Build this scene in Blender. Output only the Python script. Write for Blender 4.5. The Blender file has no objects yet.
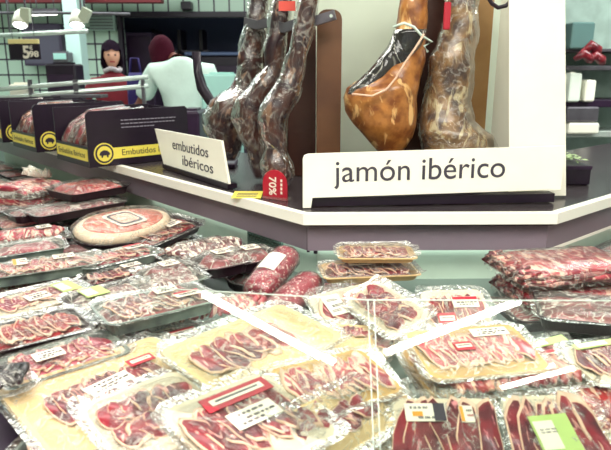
import bpy, math, random
from mathutils import Vector, Matrix, noise
C = bpy.context.scene
COL = C.collection
rnd = random.Random(7)
F, TILT, CH = 600.0, math.radians(14.5), 1.5

# ---------------------------------------------------------------- camera, world, light, exposure
cam = bpy.data.objects.new('camera', bpy.data.cameras.new('camera'))
COL.objects.link(cam); C.camera = cam
cam.location = (0, 0, CH); cam.rotation_euler = (math.pi/2 - TILT, 0, 0)
cam.data.sensor_width = 36.0; cam.data.lens = 36.0*F/611.0
cam.data.clip_start = 0.02
w = bpy.data.worlds.new('world'); C.world = w; w.use_nodes = True
w.node_tree.nodes['Background'].inputs[0].default_value = (0.55, 0.5, 0.6, 1)
w.node_tree.nodes['Background'].inputs[1].default_value = 0.4
C.view_settings.view_transform = 'Standard'
C.view_settings.look = 'None'
C.view_settings.gamma = 1.0
C.view_settings.use_curve_mapping = False
C.view_settings.exposure = 0.68
cam.data.dof.use_dof = True; cam.data.dof.focus_distance = 1.6; cam.data.dof.aperture_fstop = 6.5
C.cycles.transparent_max_bounces = 32
C.cycles.max_bounces = 8
C.cycles.caustics_reflective = False
C.cycles.caustics_refractive = False

def area(name, loc, sx, sy, power, col, rot=(0, 0, 0)):
    l = bpy.data.lights.new(name, 'AREA'); l.shape = 'RECTANGLE'; l.size = sx; l.size_y = sy
    l.energy = power; l.color = col
    o = bpy.data.objects.new(name, l); COL.objects.link(o); o.location = loc; o.rotation_euler = rot
    return o
area('aisle_light', (0.2, 0.1, 2.86), 3.2, 1.0, 66, (1.0, 0.97, 0.88))
area('counter_light', (-0.6, 2.6, 2.86), 3.4, 1.0, 42, (1.0, 0.98, 0.9))
area('shelf_fill_light', (2.6, 3.2, 2.86), 1.6, 1.0, 45, (0.94, 1.0, 0.96))  # added fill without a fixture, brightens the shelving on the right
area('back_shop_light', (-1.5, 5.6, 2.86), 6.0, 1.0, 75, (0.9, 1.0, 0.96))

def P(px, py, z):
    x = (px-305.5)/F; v = -(py-225)/F
    d = Vector((x, math.cos(TILT)+v*math.sin(TILT), -math.sin(TILT)+v*math.cos(TILT)))
    t = (z-CH)/d.z
    return Vector((d.x*t, d.y*t, z))
def PY(px, py, y):
    x = (px-305.5)/F; v = -(py-225)/F
    d = Vector((x, math.cos(TILT)+v*math.sin(TILT), -math.sin(TILT)+v*math.cos(TILT)))
    t = y/d.y
    return Vector((d.x*t, y, CH+d.z*t))

# ---------------------------------------------------------------- materials
def lin(h):
    h = h.lstrip('#'); r = []
    for i in (0, 2, 4):
        c = int(h[i:i+2], 16)/255
        r.append(c/12.92 if c <= .04045 else ((c+.055)/1.055)**2.4)
    return (*r, 1)
_m = {}
def mat(name, col='#ffffff', rough=.5, metal=0.0, spec=.5, emit=None, es=0, vary=0.0, scale=12.0, bump=0.0, bscale=40.0, col2=None, coat=0):
    if name in _m: return _m[name]
    m = bpy.data.materials.new(name); m.use_nodes = True; _m[name] = m
    nt = m.node_tree; b = nt.nodes['Principled BSDF']
    b.inputs['Roughness'].default_value = rough; b.inputs['Metallic'].default_value = metal
    b.inputs['Specular IOR Level'].default_value = spec
    b.inputs['Coat Weight'].default_value = coat
    c = lin(col)
    b.inputs['Base Color'].default_value = c
    tc = nt.nodes.new('ShaderNodeTexCoord')
    n = nt.nodes.new('ShaderNodeTexNoise'); n.inputs['Scale'].default_value = scale; n.inputs['Detail'].default_value = 4
    nt.links.new(tc.outputs['Object'], n.inputs['Vector'])
    r = nt.nodes.new('ShaderNodeValToRGB')
    r.color_ramp.elements[0].position = .35; r.color_ramp.elements[1].position = .65
    if col2: c2 = lin(col2)
    else: c2 = tuple(min(1, x*(1-max(vary, .03))) for x in c[:3])+(1,)
    r.color_ramp.elements[0].color = c2; r.color_ramp.elements[1].color = c
    nt.links.new(n.outputs['Fac'], r.inputs['Fac']); nt.links.new(r.outputs['Color'], b.inputs['Base Color'])
    if bump:
        n2 = nt.nodes.new('ShaderNodeTexNoise'); n2.inputs['Scale'].default_value = bscale; n2.inputs['Detail'].default_value = 3
        nt.links.new(tc.outputs['Object'], n2.inputs['Vector'])
        bp = nt.nodes.new('ShaderNodeBump'); bp.inputs['Strength'].default_value = bump; bp.inputs['Distance'].default_value = .01
        nt.links.new(n2.outputs['Fac'], bp.inputs['Height']); nt.links.new(bp.outputs['Normal'], b.inputs['Normal'])
    if emit:
        b.inputs['Emission Color'].default_value = lin(emit); b.inputs['Emission Strength'].default_value = es
    return m

def meat(name, lean, fat, dark, kind='streak', scale=22.0, amount=.55):
    """procedural cured meat: lean with marbling"""
    if name in _m: return _m[name]
    m = bpy.data.materials.new(name); m.use_nodes = True; _m[name] = m
    nt = m.node_tree; L = nt.links.new; b = nt.nodes['Principled BSDF']
    b.inputs['Roughness'].default_value = .32; b.inputs['Coat Weight'].default_value = .3
    tc = nt.nodes.new('ShaderNodeTexCoord'); oi = nt.nodes.new('ShaderNodeObjectInfo')
    ad = nt.nodes.new('ShaderNodeVectorMath'); ad.operation = 'ADD'
    cx = nt.nodes.new('ShaderNodeCombineXYZ')
    mu = nt.nodes.new('ShaderNodeMath'); mu.operation = 'MULTIPLY'; mu.inputs[1].default_value = 13.0
    L(oi.outputs['Random'], mu.inputs[0]); L(mu.outputs[0], cx.inputs[0]); L(mu.outputs[0], cx.inputs[2])
    L(tc.outputs['Object'], ad.inputs[0]); L(cx.outputs[0], ad.inputs[1])
    base = nt.nodes.new('ShaderNodeTexNoise'); base.inputs['Scale'].default_value = 26; base.inputs['Detail'].default_value = 3
    L(ad.outputs[0], base.inputs['Vector'])
    br = nt.nodes.new('ShaderNodeValToRGB'); br.color_ramp.elements[0].position = .38; br.color_ramp.elements[1].position = .62
    br.color_ramp.elements[0].color = lin(dark); br.color_ramp.elements[1].color = lin(lean)
    L(base.outputs['Fac'], br.inputs['Fac'])
    if kind == 'streak':
        t = nt.nodes.new('ShaderNodeTexNoise'); t.inputs['Scale'].default_value = scale; t.inputs['Detail'].default_value = 5
        t.inputs['Distortion'].default_value = 2.2
        mp = nt.nodes.new('ShaderNodeMapping'); mp.inputs['Scale'].default_value = (2.0, .7, 1)
        L(ad.outputs[0], mp.inputs[0]); L(mp.outputs[0], t.inputs['Vector']); out = t.outputs['Fac']
    else:
        t = nt.nodes.new('ShaderNodeTexVoronoi'); t.inputs['Scale'].default_value = scale*4; L(ad.outputs[0], t.inputs['Vector'])
        iv = nt.nodes.new('ShaderNodeMath'); iv.operation = 'SUBTRACT'; iv.inputs[0].default_value = 1.0
        L(t.outputs['Distance'], iv.inputs[1]); out = iv.outputs[0]
    fr = nt.nodes.new('ShaderNodeValToRGB')
    p0 = amount if kind == 'streak' else .72
    fr.color_ramp.elements[0].position = p0; fr.color_ramp.elements[1].position = p0+.07
    fr.color_ramp.elements[0].color = (0, 0, 0, 1); fr.color_ramp.elements[1].color = (1, 1, 1, 1)
    L(out, fr.inputs['Fac'])
    mx = nt.nodes.new('ShaderNodeMix'); mx.data_type = 'RGBA'
    L(fr.outputs['Color'], mx.inputs[0]); L(br.outputs['Color'], mx.inputs[6]); mx.inputs[7].default_value = lin(fat)
    L(mx.outputs[2], b.inputs['Base Color'])
    bp = nt.nodes.new('ShaderNodeBump'); bp.inputs['Strength'].default_value = .5; bp.inputs['Distance'].default_value = .004
    L(base.outputs['Fac'], bp.inputs['Height']); L(bp.outputs['Normal'], b.inputs['Normal'])
    return m

def film(name, tint='#ffffff', haze=.03, gloss=.0, bump=.5, scale=30.0, hcol='#f6f2e6', crease_glint=.2, rough=.14, fres=.55):
    """thin clear plastic: mostly see-through, glints on creases painted in as pale diffuse lines"""
    if name in _m: return _m[name]
    m = bpy.data.materials.new(name); m.use_nodes = True; _m[name] = m
    nt = m.node_tree; L = nt.links.new
    for n in list(nt.nodes): nt.nodes.remove(n)
    out = nt.nodes.new('ShaderNodeOutputMaterial')
    tr = nt.nodes.new('ShaderNodeBsdfTransparent'); tr.inputs[0].default_value = lin(tint)
    gl = nt.nodes.new('ShaderNodeBsdfGlossy'); gl.inputs['Roughness'].default_value = rough
    df = nt.nodes.new('ShaderNodeBsdfDiffuse'); df.inputs[0].default_value = lin(hcol)
    tc = nt.nodes.new('ShaderNodeTexCoord'); oi = nt.nodes.new('ShaderNodeObjectInfo')
    ad = nt.nodes.new('ShaderNodeVectorMath'); ad.operation = 'ADD'
    L(tc.outputs['Object'], ad.inputs[0]); L(oi.outputs['Random'], ad.inputs[1])
    n = nt.nodes.new('ShaderNodeTexNoise'); n.inputs['Scale'].default_value = scale; n.inputs['Detail'].default_value = 3; n.inputs['Distortion'].default_value = 1.5
    L(ad.outputs[0], n.inputs['Vector'])
    bp = nt.nodes.new('ShaderNodeBump'); bp.inputs['Strength'].default_value = bump; bp.inputs['Distance'].default_value = .012
    L(n.outputs['Fac'], bp.inputs['Height']); L(bp.outputs['Normal'], gl.inputs['Normal'])
    fz = nt.nodes.new('ShaderNodeFresnel'); fz.inputs[0].default_value = 1.45; L(bp.outputs['Normal'], fz.inputs['Normal'])
    a = nt.nodes.new('ShaderNodeMath'); a.operation = 'ADD'; a.inputs[1].default_value = gloss; a.use_clamp = True
    fm = nt.nodes.new('ShaderNodeMath'); fm.operation = 'MULTIPLY'; fm.inputs[1].default_value = fres
    L(fz.outputs[0], fm.inputs[0]); L(fm.outputs[0], a.inputs[0])
    cr = nt.nodes.new('ShaderNodeValToRGB'); e = cr.color_ramp.elements
    e[0].position = .47; e[0].color = (haze,)*3+(1,); e[1].position = .5; e[1].color = (min(1, haze+crease_glint),)*3+(1,)  # narrow noise band turned pale diffuse: a painted highlight along the creases
    k = cr.color_ramp.elements.new(.53); k.color = (haze,)*3+(1,)
    L(n.outputs['Fac'], cr.inputs['Fac'])
    m1 = nt.nodes.new('ShaderNodeMixShader'); L(cr.outputs['Color'], m1.inputs[0]); L(tr.outputs[0], m1.inputs[1]); L(df.outputs[0], m1.inputs[2])
    m2 = nt.nodes.new('ShaderNodeMixShader'); L(a.outputs[0], m2.inputs[0]); L(m1.outputs[0], m2.inputs[1]); L(gl.outputs[0], m2.inputs[2])
    L(m2.outputs[0], out.inputs['Surface'])
    return m

def tiles(name, c1, c2, sx, sy, axis='xz', mortar=.05):
    m = bpy.data.materials.new(name); m.use_nodes = True; nt = m.node_tree; L = nt.links.new
    b = nt.nodes['Principled BSDF']; b.inputs['Roughness'].default_value = .25
    g = nt.nodes.new('ShaderNodeNewGeometry'); s = nt.nodes.new('ShaderNodeSeparateXYZ'); c = nt.nodes.new('ShaderNodeCombineXYZ')
    L(g.outputs['Position'], s.inputs[0]); L(s.outputs['XYZ'.index(axis[0].upper())], c.inputs[0]); L(s.outputs['XYZ'.index(axis[1].upper())], c.inputs[1])
    br = nt.nodes.new('ShaderNodeTexBrick'); br.offset = 0; br.inputs['Scale'].default_value = 1.0
    br.inputs['Brick Width'].default_value = sx; br.inputs['Row Height'].default_value = sy; br.inputs['Mortar Size'].default_value = mortar*sx
    br.inputs['Color1'].default_value = lin(c1); br.inputs['Color2'].default_value = lin(c1); br.inputs['Mortar'].default_value = lin(c2)
    L(c.outputs[0], br.inputs['Vector']); L(br.outputs['Color'], b.inputs['Base Color'])
    return m

WHITE = mat('cream_white_laminate', '#fffbec', .4)
TRIM = mat('white_enamel_trim', '#fffdf2', .3)
DARK = mat('dark_plum_plastic', '#2a1030', .45, vary=.3)
BLACK = mat('near_black_plastic', '#1c0a20', .4, vary=.3)
FASCIA = mat('grey_plum_fascia', '#857884', .35, vary=.15, scale=3)
COUNTERTOP = mat('dark_steel_ledge', '#4c4448', .25, metal=.3, vary=.2)
STEEL = mat('brushed_steel', '#e2ebe4', .25, metal=.5, vary=.1)
DSTEEL = mat('dull_grey_steel', '#6f6a72', .4, metal=.6, vary=.25)
CASEW = mat('pale_green_case_lining', '#c4d8c8', .3, vary=.12, scale=5)
CASED = mat('grey_green_vent', '#6f8a80', .4, vary=.2)
CREAM = mat('cream_pack_board', '#e8c792', .5, vary=.1, scale=20)
GOLD = mat('tan_pack_board', '#c79c5c', .45, vary=.15, scale=20)
WBOARD = mat('white_pack_board', '#dccdb4', .5, vary=.05)
DTRAY = mat('dark_tray_plastic', '#2b1520', .35, vary=.3)
CTRAY = mat('greyish_clear_tray', '#8d9a90', .2, vary=.3, col2='#5c6262', scale=18)
PAPER = mat('white_label_paper', '#efe4d4', .5)
RED = mat('red_print', '#b0142c', .4)
ORANGE = mat('orange_print', '#f29a2e', .4)
GREEN = mat('light_green_print', '#b4cc78', .4)
INK = mat('dark_ink', '#2b2030', .5)
GREYINK = mat('grey_ink', '#55505a', .5)
YELLOW = mat('yellow_band', '#ecd95a', .45)
WOODD = mat('dark_brown_board', '#4a2418', .35, vary=.4, scale=4, col2='#361510')
WOODM = mat('mid_brown_board', '#70492c', .4, vary=.3, scale=5, col2='#55331f')
WOODL = mat('light_brown_board', '#b08a58', .4, vary=.3, scale=6, col2='#946a3c')
SKIN = mat('skin', '#e0a68c', .5)
SKIN2 = mat('tanned_skin', '#8c5148', .5)
HAIRD = mat('black_hair', '#1a0c1a', .95, spec=.1, bump=.6)
HAIRR = mat('reddish_hair', '#441424', .9, spec=.1, bump=.6)
MAROON = mat('maroon_wool', '#7a1224', .8, vary=.2, bump=.4, bscale=80)
SHIRT = mat('white_cotton_shirt', '#e6fbf2', .8, vary=.06, bump=.5, bscale=12)
BLUE = mat('violet_blue_cloth', '#2c1c62', .7)
TEAL = mat('pale_cyan_plastic', '#a8d8d0', .35)

FATM = mat('ham_fat', '#e3bba0', .35, vary=.12, scale=30)
JAMON = meat('jamon_lean', '#8f1c2c', '#d99a90', '#4e0a1e', 'streak', 24, .58)
PALE = meat('pink_bacon', '#bc4a54', '#ecc4b0', '#8c2438', 'streak', 18, .52)
CHOR = meat('chorizo_red', '#ac1f26', '#f2b8a0', '#7c0d1a', 'speck', 22)
SALA = meat('salami_mottle', '#a83a4c', '#ecc8bc', '#8a2438', 'speck', 22)
LOMO = meat('dark_loin', '#8a1a28', '#d9838a', '#570a1c', 'streak', 20, .60)
MOTT = meat('mottled_sausage', '#8f5a58', '#eadfcf', '#5a2c34', 'streak', 30, .50)
BACON = meat('brown_pink_bacon', '#b4504e', '#e9b79c', '#7c2430', 'streak', 14, .54)
HAMG = meat('golden_ham_rind', '#b4763a', '#e8b97a', '#7c4420', 'streak', 7, .60)
HAMD = meat('dark_ham_rind', '#4a2820', '#80604c', '#26101a', 'streak', 12, .58)
HAMT = meat('tan_ham_rind', '#8c6a44', '#b8a884', '#4a3832', 'streak', 9, .56)
FILM = film('clear_pack_film', haze=.02, crease_glint=.38, scale=24)
FILMW = film('hazy_pack_film', haze=.08, crease_glint=.5, scale=22)
FILMC = film('crinkled_shrink_wrap', haze=.02, crease_glint=.35, scale=26, bump=.9, gloss=.03)
FILMH = film('crinkled_ham_wrap', haze=.01, crease_glint=.24, scale=17, bump=.9, gloss=.0, rough=.12)
GLASS = film('counter_glass', tint='#f4fbf6', haze=.006, gloss=.012, bump=0.0, crease_glint=0.0, rough=.015, fres=.95, hcol='#d8ece0')
GEDGE = mat('glass_edge', '#dcebe0', .15, emit=None)
PACRYL = film('clear_acrylic', haze=.12, gloss=.05, bump=0.0, crease_glint=0.0, rough=.05)
TUBE = mat('lit_tube', '#ffffff', emit='#fffdf4', es=46)
LAMPG = mat('lit_spot_glass', '#ffffff', emit='#f6fbff', es=8)

# ---------------------------------------------------------------- mesh helpers
class MB:
    def __init__(s): s.v = []; s.f = []; s.mi = []
    def add(s, vs, fs, mi=0):
        o = len(s.v); s.v += [Vector(v) for v in vs]
        for f in fs: s.f.append([i+o for i in f]); s.mi.append(mi)
        return s
    def box(s, c, d, rot=None, mi=0, bev=0):
        x, y, z = d[0]/2, d[1]/2, d[2]/2
        if bev:
            b = min(bev, x*.9, y*.9, z*.9)
            return s.loft([[(p[0], p[1], zz) for p in rrect(2*x-2*i, 2*y-2*i, max(b-i, .0002), 3)] for zz, i in ((-z, b), (-z+b, 0), (z-b, 0), (z, b))], cap=True, mi=mi, M=(Matrix.Translation(c) @ (rot.to_4x4() if rot else Matrix())))
        vs = [Vector((i*x, j*y, k*z)) for k in (-1, 1) for i, j in ((-1, -1), (1, -1), (1, 1), (-1, 1))]
        if rot: vs = [rot @ v for v in vs]
        return s.add([v+Vector(c) for v in vs], [(3, 2, 1, 0), (4, 5, 6, 7), (0, 1, 5, 4), (1, 2, 6, 5), (2, 3, 7, 6), (3, 0, 4, 7)], mi)
    def loft(s, rings, cap=True, mi=0, M=None, closed=False):
        n = len(rings[0]); vs = [Vector(p) for r in rings for p in r]
        if M: vs = [M @ v for v in vs]
        fs = []; R = len(rings)
        for k in range(R if closed else R-1):
            a = k*n; b = ((k+1) % R)*n
            for i in range(n): j = (i+1) % n; fs.append((a+i, a+j, b+j, b+i))
        if cap and not closed:
            fs.append(tuple(range(n))[::-1]); fs.append(tuple((R-1)*n+i for i in range(n)))
        return s.add(vs, fs, mi)
    def tube(s, pts, r, n=8, mi=0, flat=1.0):
        pts = [Vector(p) for p in pts]; rings = []
        up = Vector((0, 0, 1))
        for i, p in enumerate(pts):
            d = (pts[min(i+1, len(pts)-1)]-pts[max(i-1, 0)]).normalized()
            u = up.cross(d)
            if u.length < .1: u = Vector((0, 1, 0)).cross(d)
            u.normalize(); v = d.cross(u)
            rr = r[i] if isinstance(r, (list, tuple)) else r
            rings.append([p+u*math.cos(2*math.pi*k/n)*rr+v*math.sin(2*math.pi*k/n)*rr*flat for k in range(n)])
        return s.loft(rings, mi=mi)
    def cyl(s, c, r, h, n=20, mi=0, M=None, r2=None):
        r2 = r if r2 is None else r2
        rings = [[(c[0]+q*math.cos(2*math.pi*k/n), c[1]+q*math.sin(2*math.pi*k/n), c[2]+z) for k in range(n)] for q, z in ((r, 0), (r2, h))]
        return s.loft(rings, mi=mi, M=M)
    def prism(s, pts, y0, y1, mi=0):   # outline in x,z ; thickness in y
        n = len(pts)
        s.add([(p[0], y0, p[1]) for p in pts]+[(p[0], y1, p[1]) for p in pts],
              [tuple(range(n)), tuple(range(2*n-1, n-1, -1))]+[(i, i+n, (i+1) % n+n, (i+1) % n) for i in range(n)], mi)
        return s
    def poly(s, pts, z0, z1, mi=0):    # plan outline, extruded in z
        n = len(pts)
        s.add([(p[0], p[1], z0) for p in pts]+[(p[0], p[1], z1) for p in pts],
              [tuple(range(n))[::-1], tuple(range(n, 2*n))]+[(i, (i+1) % n, (i+1) % n+n, i+n) for i in range(n)], mi)
        return s
    def build(s, name, m, parent=None, smooth=False, **props):
        me = bpy.data.meshes.new(name); me.from_pydata([tuple(v) for v in s.v], [], s.f)
        for q in (m if isinstance(m, (list, tuple)) else [m]): me.materials.append(q)
        me.polygons.foreach_set('material_index', s.mi)
        if smooth: me.polygons.foreach_set('use_smooth', [True]*len(s.f))
        me.validate(); me.update()
        o = bpy.data.objects.new(name, me); COL.objects.link(o)
        if parent: o.parent = parent
        for k, v in props.items(): o[k] = v
        return o

def rrect(L, W, r, n=4):
    r = min(r, L/2*.99, W/2*.99); out = []
    for cx, cy, a0 in ((L/2-r, W/2-r, 0), (-L/2+r, W/2-r, 90), (-L/2+r, -W/2+r, 180), (L/2-r, -W/2+r, 270)):
        for k in range(n+1):
            a = math.radians(a0+90*k/n); out.append((cx+r*math.cos(a), cy+r*math.sin(a)))
    return out
def tag(o, label, cat, group=None):
    o['label'] = label; o['category'] = cat
    if group: o['group'] = group
    return o
def empty(name, loc=(0, 0, 0), label=None, cat=None, group=None, M=None):
    o = bpy.data.objects.new(name, None); COL.objects.link(o); o.empty_display_size = .05
    if M is not None: o.matrix_world = M
    else: o.location = loc
    if label: tag(o, label, cat, group)
    return o
def struct(name, mb, m, **k):
    o = mb.build(name, m, **k); o['kind'] = 'structure'; return o
KIDS = {}
def copy_tree(o, parent=None):
    c = o.copy(); COL.objects.link(c)
    if parent: c.parent = parent
    for ch in [x for x in bpy.data.objects if x.parent == o and x != c]: copy_tree(ch, c)
    return c
def frame_M(A, B, zA, zB=None, roll=0.0):
    a = P(*A, zA); b = P(*B, zA if zB is None else zB)
    x = (b-a).normalized(); y = Vector((0, 0, 1)).cross(x).normalized(); z = x.cross(y)
    r = math.radians(roll); y2 = y*math.cos(r)+z*math.sin(r); z2 = z*math.cos(r)-y*math.sin(r)
    c = (a+b)/2; M = Matrix((x, y2, z2)).transposed().to_4x4(); M.translation = c
    return M, (b-a).length
def basis(x, y, z, loc):
    M = Matrix((x, y, z)).transposed().to_4x4(); M.translation = loc; return M
def text(name, body, width, m, parent, M, thick=.0006, bold=0.0, height=None, smear=False):
    cu = bpy.data.curves.new(name, 'FONT'); cu.body = body; cu.align_x = 'CENTER'; cu.align_y = 'CENTER'
    cu.size = 1; cu.offset = bold; cu.extrude = .001; cu.resolution_u = 4; cu.space_line = .95
    t = bpy.data.objects.new(name, cu); COL.objects.link(t)
    bpy.context.view_layer.update()
    me = bpy.data.meshes.new_from_object(t.evaluated_get(bpy.context.evaluated_depsgraph_get()))
    bpy.data.objects.remove(t)
    xs = [v.co.x for v in me.vertices]; ys = [v.co.y for v in me.vertices]
    s = width/(max(xs)-min(xs)); sy = s if height is None else height/(max(ys)-min(ys))
    cx, cy = (max(xs)+min(xs))/2, (max(ys)+min(ys))/2
    for v in me.vertices: v.co = Vector(((v.co.x-cx)*s, (v.co.y-cy)*sy, v.co.z/.001*thick/2))
    me.materials.clear(); me.materials.append(m)
    o = bpy.data.objects.new(name, me); COL.objects.link(o); o.parent = parent
    o.matrix_local = M
    return o
XROT = Matrix.Rotation(math.pi/2, 4, 'X')

# ---------------------------------------------------------------- room shell
def wallbox(name, a, b, m):
    mb = MB(); mb.box([(p+q)/2 for p, q in zip(a, b)], [abs(q-p) for p, q in zip(a, b)]); return struct(name, mb, m)
FLOORM = tiles('grey_floor_tiles', '#b7b4ae', '#8a8688', .4, .4, 'xy', .02)
TILEM = tiles('pale_green_wall_tiles', '#bdd4c4', '#3a2a40', .18, .18, 'xz', .055)
wallbox('floor', (-5, -2.6, -.1), (5, 9.6, 0), FLOORM)
wallbox('ceiling', (-5, -2.6, 2.9), (5, 9.6, 3.0), mat('ceiling_paint', '#d8e2dc', .7))
wallbox('wall_left', (-5.1, -2.6, 0), (-5, 9.6, 2.9), TILEM)
wallbox('wall_right', (5, -2.6, 0), (5.1, 9.6, 2.9), mat('wall_paint', '#c3cfc8', .7))
wallbox('wall_rear', (-5, -2.7, 0), (5, -2.6, 2.9), mat('wall_paint', '#c3cfc8', .7))
# tiled back wall with a wide dark opening
mb = MB()
YB = 7.5
xo0, xo1 = PY(124, 60, YB).x, 1.4
zo = PY(124, 17, YB).z
mb.box(((-5+xo0)/2, YB+.06, 1.45), (xo0+5, .12, 2.9))
mb.box(((xo1+xo0)/2, YB+.06, (zo+2.9)/2), (xo1-xo0, .12, 2.9-zo))
mb.box(((5+xo1)/2, YB+.06, 1.45), (5-xo1, .12, 2.9))
struct('wall_back', mb, TILEM)
PLUM = mat('plum_storeroom_paint', '#43304e', .7, vary=.25, scale=2)
PLUM2 = mat('slate_blue_storeroom_paint', '#565a7e', .7, vary=.2, scale=2)
wallbox('wall_storeroom', (-5, 9.5, 0), (5, 9.6, 2.9), PLUM2)
mb = MB(); t = .05
mb.box((xo0-t/2+.02, YB-.02, zo/2), (t, .1, zo)); mb.box(((xo0+xo1)/2, YB-.02, zo+.02), (xo1-xo0+.1, .1, .05))
struct('trim_1', mb, BLACK)
# dark red soffit strip along the top of the left wall, at the picture's top edge
mb = MB(); c = PY(12, 3, 6.9)
mb.box((-3.1, 6.9, c.z+.12), (3.1, .15, .24)); struct('trim_2', mb, mat('maroon_paint', '#6e1420', .5))

# storeroom furniture seen through the opening
def storeroom():
    e = empty('storage_cabinet', (PY(134, 60, 8.25).x, 8.25, 0), 'tall dark plum cabinet in the storeroom opening behind the two people', 'cabinet')
    mb = MB(); mb.box((0, 0, .98), (.62, .5, 1.96), bev=.01); mb.build('body', PLUM, e)
    for s in (-1, 1):
        mb = MB(); mb.box((s*.155, -.262, .98), (.29, .02, 1.86), bev=.004); d = mb.build('door', DARK, e)
        mb = MB(); mb.box((s*.03, -.285, 1.05), (.015, .02, .16)); mb.build('handle', DSTEEL, d)
    e = empty('shelving_unit', (PY(183, 60, 8.9).x, 8.9, 0), 'dark open metal shelving with stacked shelves behind the white-shirted person', 'shelving')
    for i, x in enumerate((-.35, 0, .3)):
        mb = MB(); mb.box((x, 0, 1.02), (.05, .4, 2.04)); mb.build('post', BLACK, e)
    for z in (.4, .9, 1.35, 1.75):
        mb = MB(); mb.box((0, 0, z), (.8, .4, .03)); mb.build('shelf', DSTEEL, e)
    e = empty('cold_cabinet', (PY(235, 80, 8.3).x, 8.3, 0), 'large black upright cabinet with pale top at the opening behind the hanging hams', 'cabinet')
    mb = MB(); mb.box((0, 0, .84), (1.15, .6, 1.68), bev=.02); mb.build('body', BLACK, e)
    mb = MB(); mb.box((0, -.31, .95), (1.0, .02, 1.2), bev=.004); mb.build('door', DARK, e)
    mb = MB(); mb.box((0, -.02, 1.70), (1.2, .66, .04), bev=.01); mb.build('top', mat('slate_blue_steel', '#5d6c92', .4), e)
storeroom()

# ---------------------------------------------------------------- refrigerated island case
ZL, ZB = 1.13, .92
C1, C2 = Vector((-.002, 1.547)), Vector((.666, 1.557))
uL, uR = Vector((-.666, .746)).normalized(), Vector((.76, .65)).normalized()
L3, R3 = C1+uL*2.95, C2+uR*3.0
def off(d):      # front polyline moved towards the customers by d
    nL = Vector((-uL.y, uL.x)); nL = nL if nL.y < 0 else -nL
    nR = Vector((-uR.y, uR.x)); nR = nR if nR.y < 0 else -nR
    nC = Vector((0, -1))
    def corner(p, n1, n2):
        k = 1+n1.dot(n2); return p+(n1+n2)*d/k
    return [L3+nL*d, corner(C1, nL, nC), corner(C2, nC, nR), R3+nR*d]
case = empty('refrigerated_counter', (0.3, 1.6, 0), 'grey refrigerated meat counter with white edged ledge and pale green inner wall', 'display counter')
def band(name, d0, d1, z0, z1, m, parent=case, split=False):
    a, b = off(d0), off(d1); mb = MB()
    for i in range(3):
        mb.poly([a[i], a[i+1], b[i+1], b[i]], z0, z1)
    o = mb.build(name, m, parent); o.location = Vector(o.location); o.matrix_parent_inverse = parent.matrix_world.inverted() if False else Matrix.Translation((-parent.location.x, -parent.location.y, 0))
    return o
band('ledge', -.60, -.005, ZL-.035, ZL, COUNTERTOP)
band('ledge_trim', -.014, .010, ZL-.028, ZL+.002, TRIM)
band('fascia', -.10, -.02, ZL-.108, ZL-.036, FASCIA)
band('inner_wall', -.14, -.075, ZB-.02, ZL-.11, CASEW)
band('deck', -.60, .80, ZB-.04, ZB, mat('case_deck_grey', '#72807a', .3, metal=.3))
band('front_rim', .80, .86, ZB-.15, ZB+.008, DARK)
band('front_trim', .855, .866, ZB-.05, ZB-.03, STEEL)
band('plinth', -.55, .82, 0, ZB-.04, mat('plinth_grey', '#8b8890', .5))
band('back_panel', -.60, -.55, ZB, ZL-.035, DARK)
# fascia joints, bright lower strip on the right, vent on the left inner wall
def along(px, z, d):     # where the offset face meets the view direction of a pixel column, by its x on the front face
    a = off(d)
    for i in range(3):
        p, q = a[i], a[i+1]
        k = (px-305.5)/F/math.cos(0)
        for s in range(201):
            r = p.lerp(q, s/200)
            # column test
            depth = r.y*math.cos(TILT)-(z-CH)*math.sin(TILT)
            if abs(r.x/depth*F+305.5-px) < 1.2: return r, (q-p).normalized()
    return a[1], Vector((1, 0))
a = off(-.021)
for r in (a[1], a[2]):
    mb = MB(); mb.box((r.x-.3, r.y-1.6+.006, ZL-.078), (.008, .008, .07)); mb.build('fascia_joint', BLACK, case)
LED = mat('lit_case_strip', '#ffffff', emit='#f2fff6', es=2.8)
a, b = off(-.095), off(-.055)
a[0] = a[1].lerp(a[0], .33); b[0] = b[1].lerp(b[0], .33)
for i in range(3):
    mb = MB(); mb.poly([(v.x-.3, v.y-1.6) for v in (a[i], a[i+1], b[i+1], b[i])], ZL-.116, ZL-.109); mb.build('case_lamp', LED, case)
mb = MB(); p, q = off(-.02)[2], off(-.02)[3]; p2, q2 = off(-.045)[2], off(-.045)[3]
mb.poly([(v.x-.3, v.y-1.6) for v in (p, q, q2, p2)], ZL-.118, ZL-.108); mb.build('light_strip', TRIM, case)
r, d = along(266, 1.0, -.072)
mb = MB(); n = Vector((-.746, -.666)); ang = math.atan2(-uL.y, -uL.x)
R = Matrix.Rotation(ang, 3, 'Z')
mb.box((r.x-.3, r.y-1.6, .985), (.17, .012, .055), rot=R)
for k in range(6): mb.box((r.x-.3+n.x*.008, r.y-1.6+n.y*.008, .965+k*.008), (.16, .006, .003), rot=R)
mb.build('vent_grille', CASED, case)
mb = MB(); r, d = along(281, 1.0, -.068); mb.cyl((r.x-.3, r.y-1.6, 1.0), .006, .012, 10); mb.build('screw_head', BLACK, case)

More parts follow.
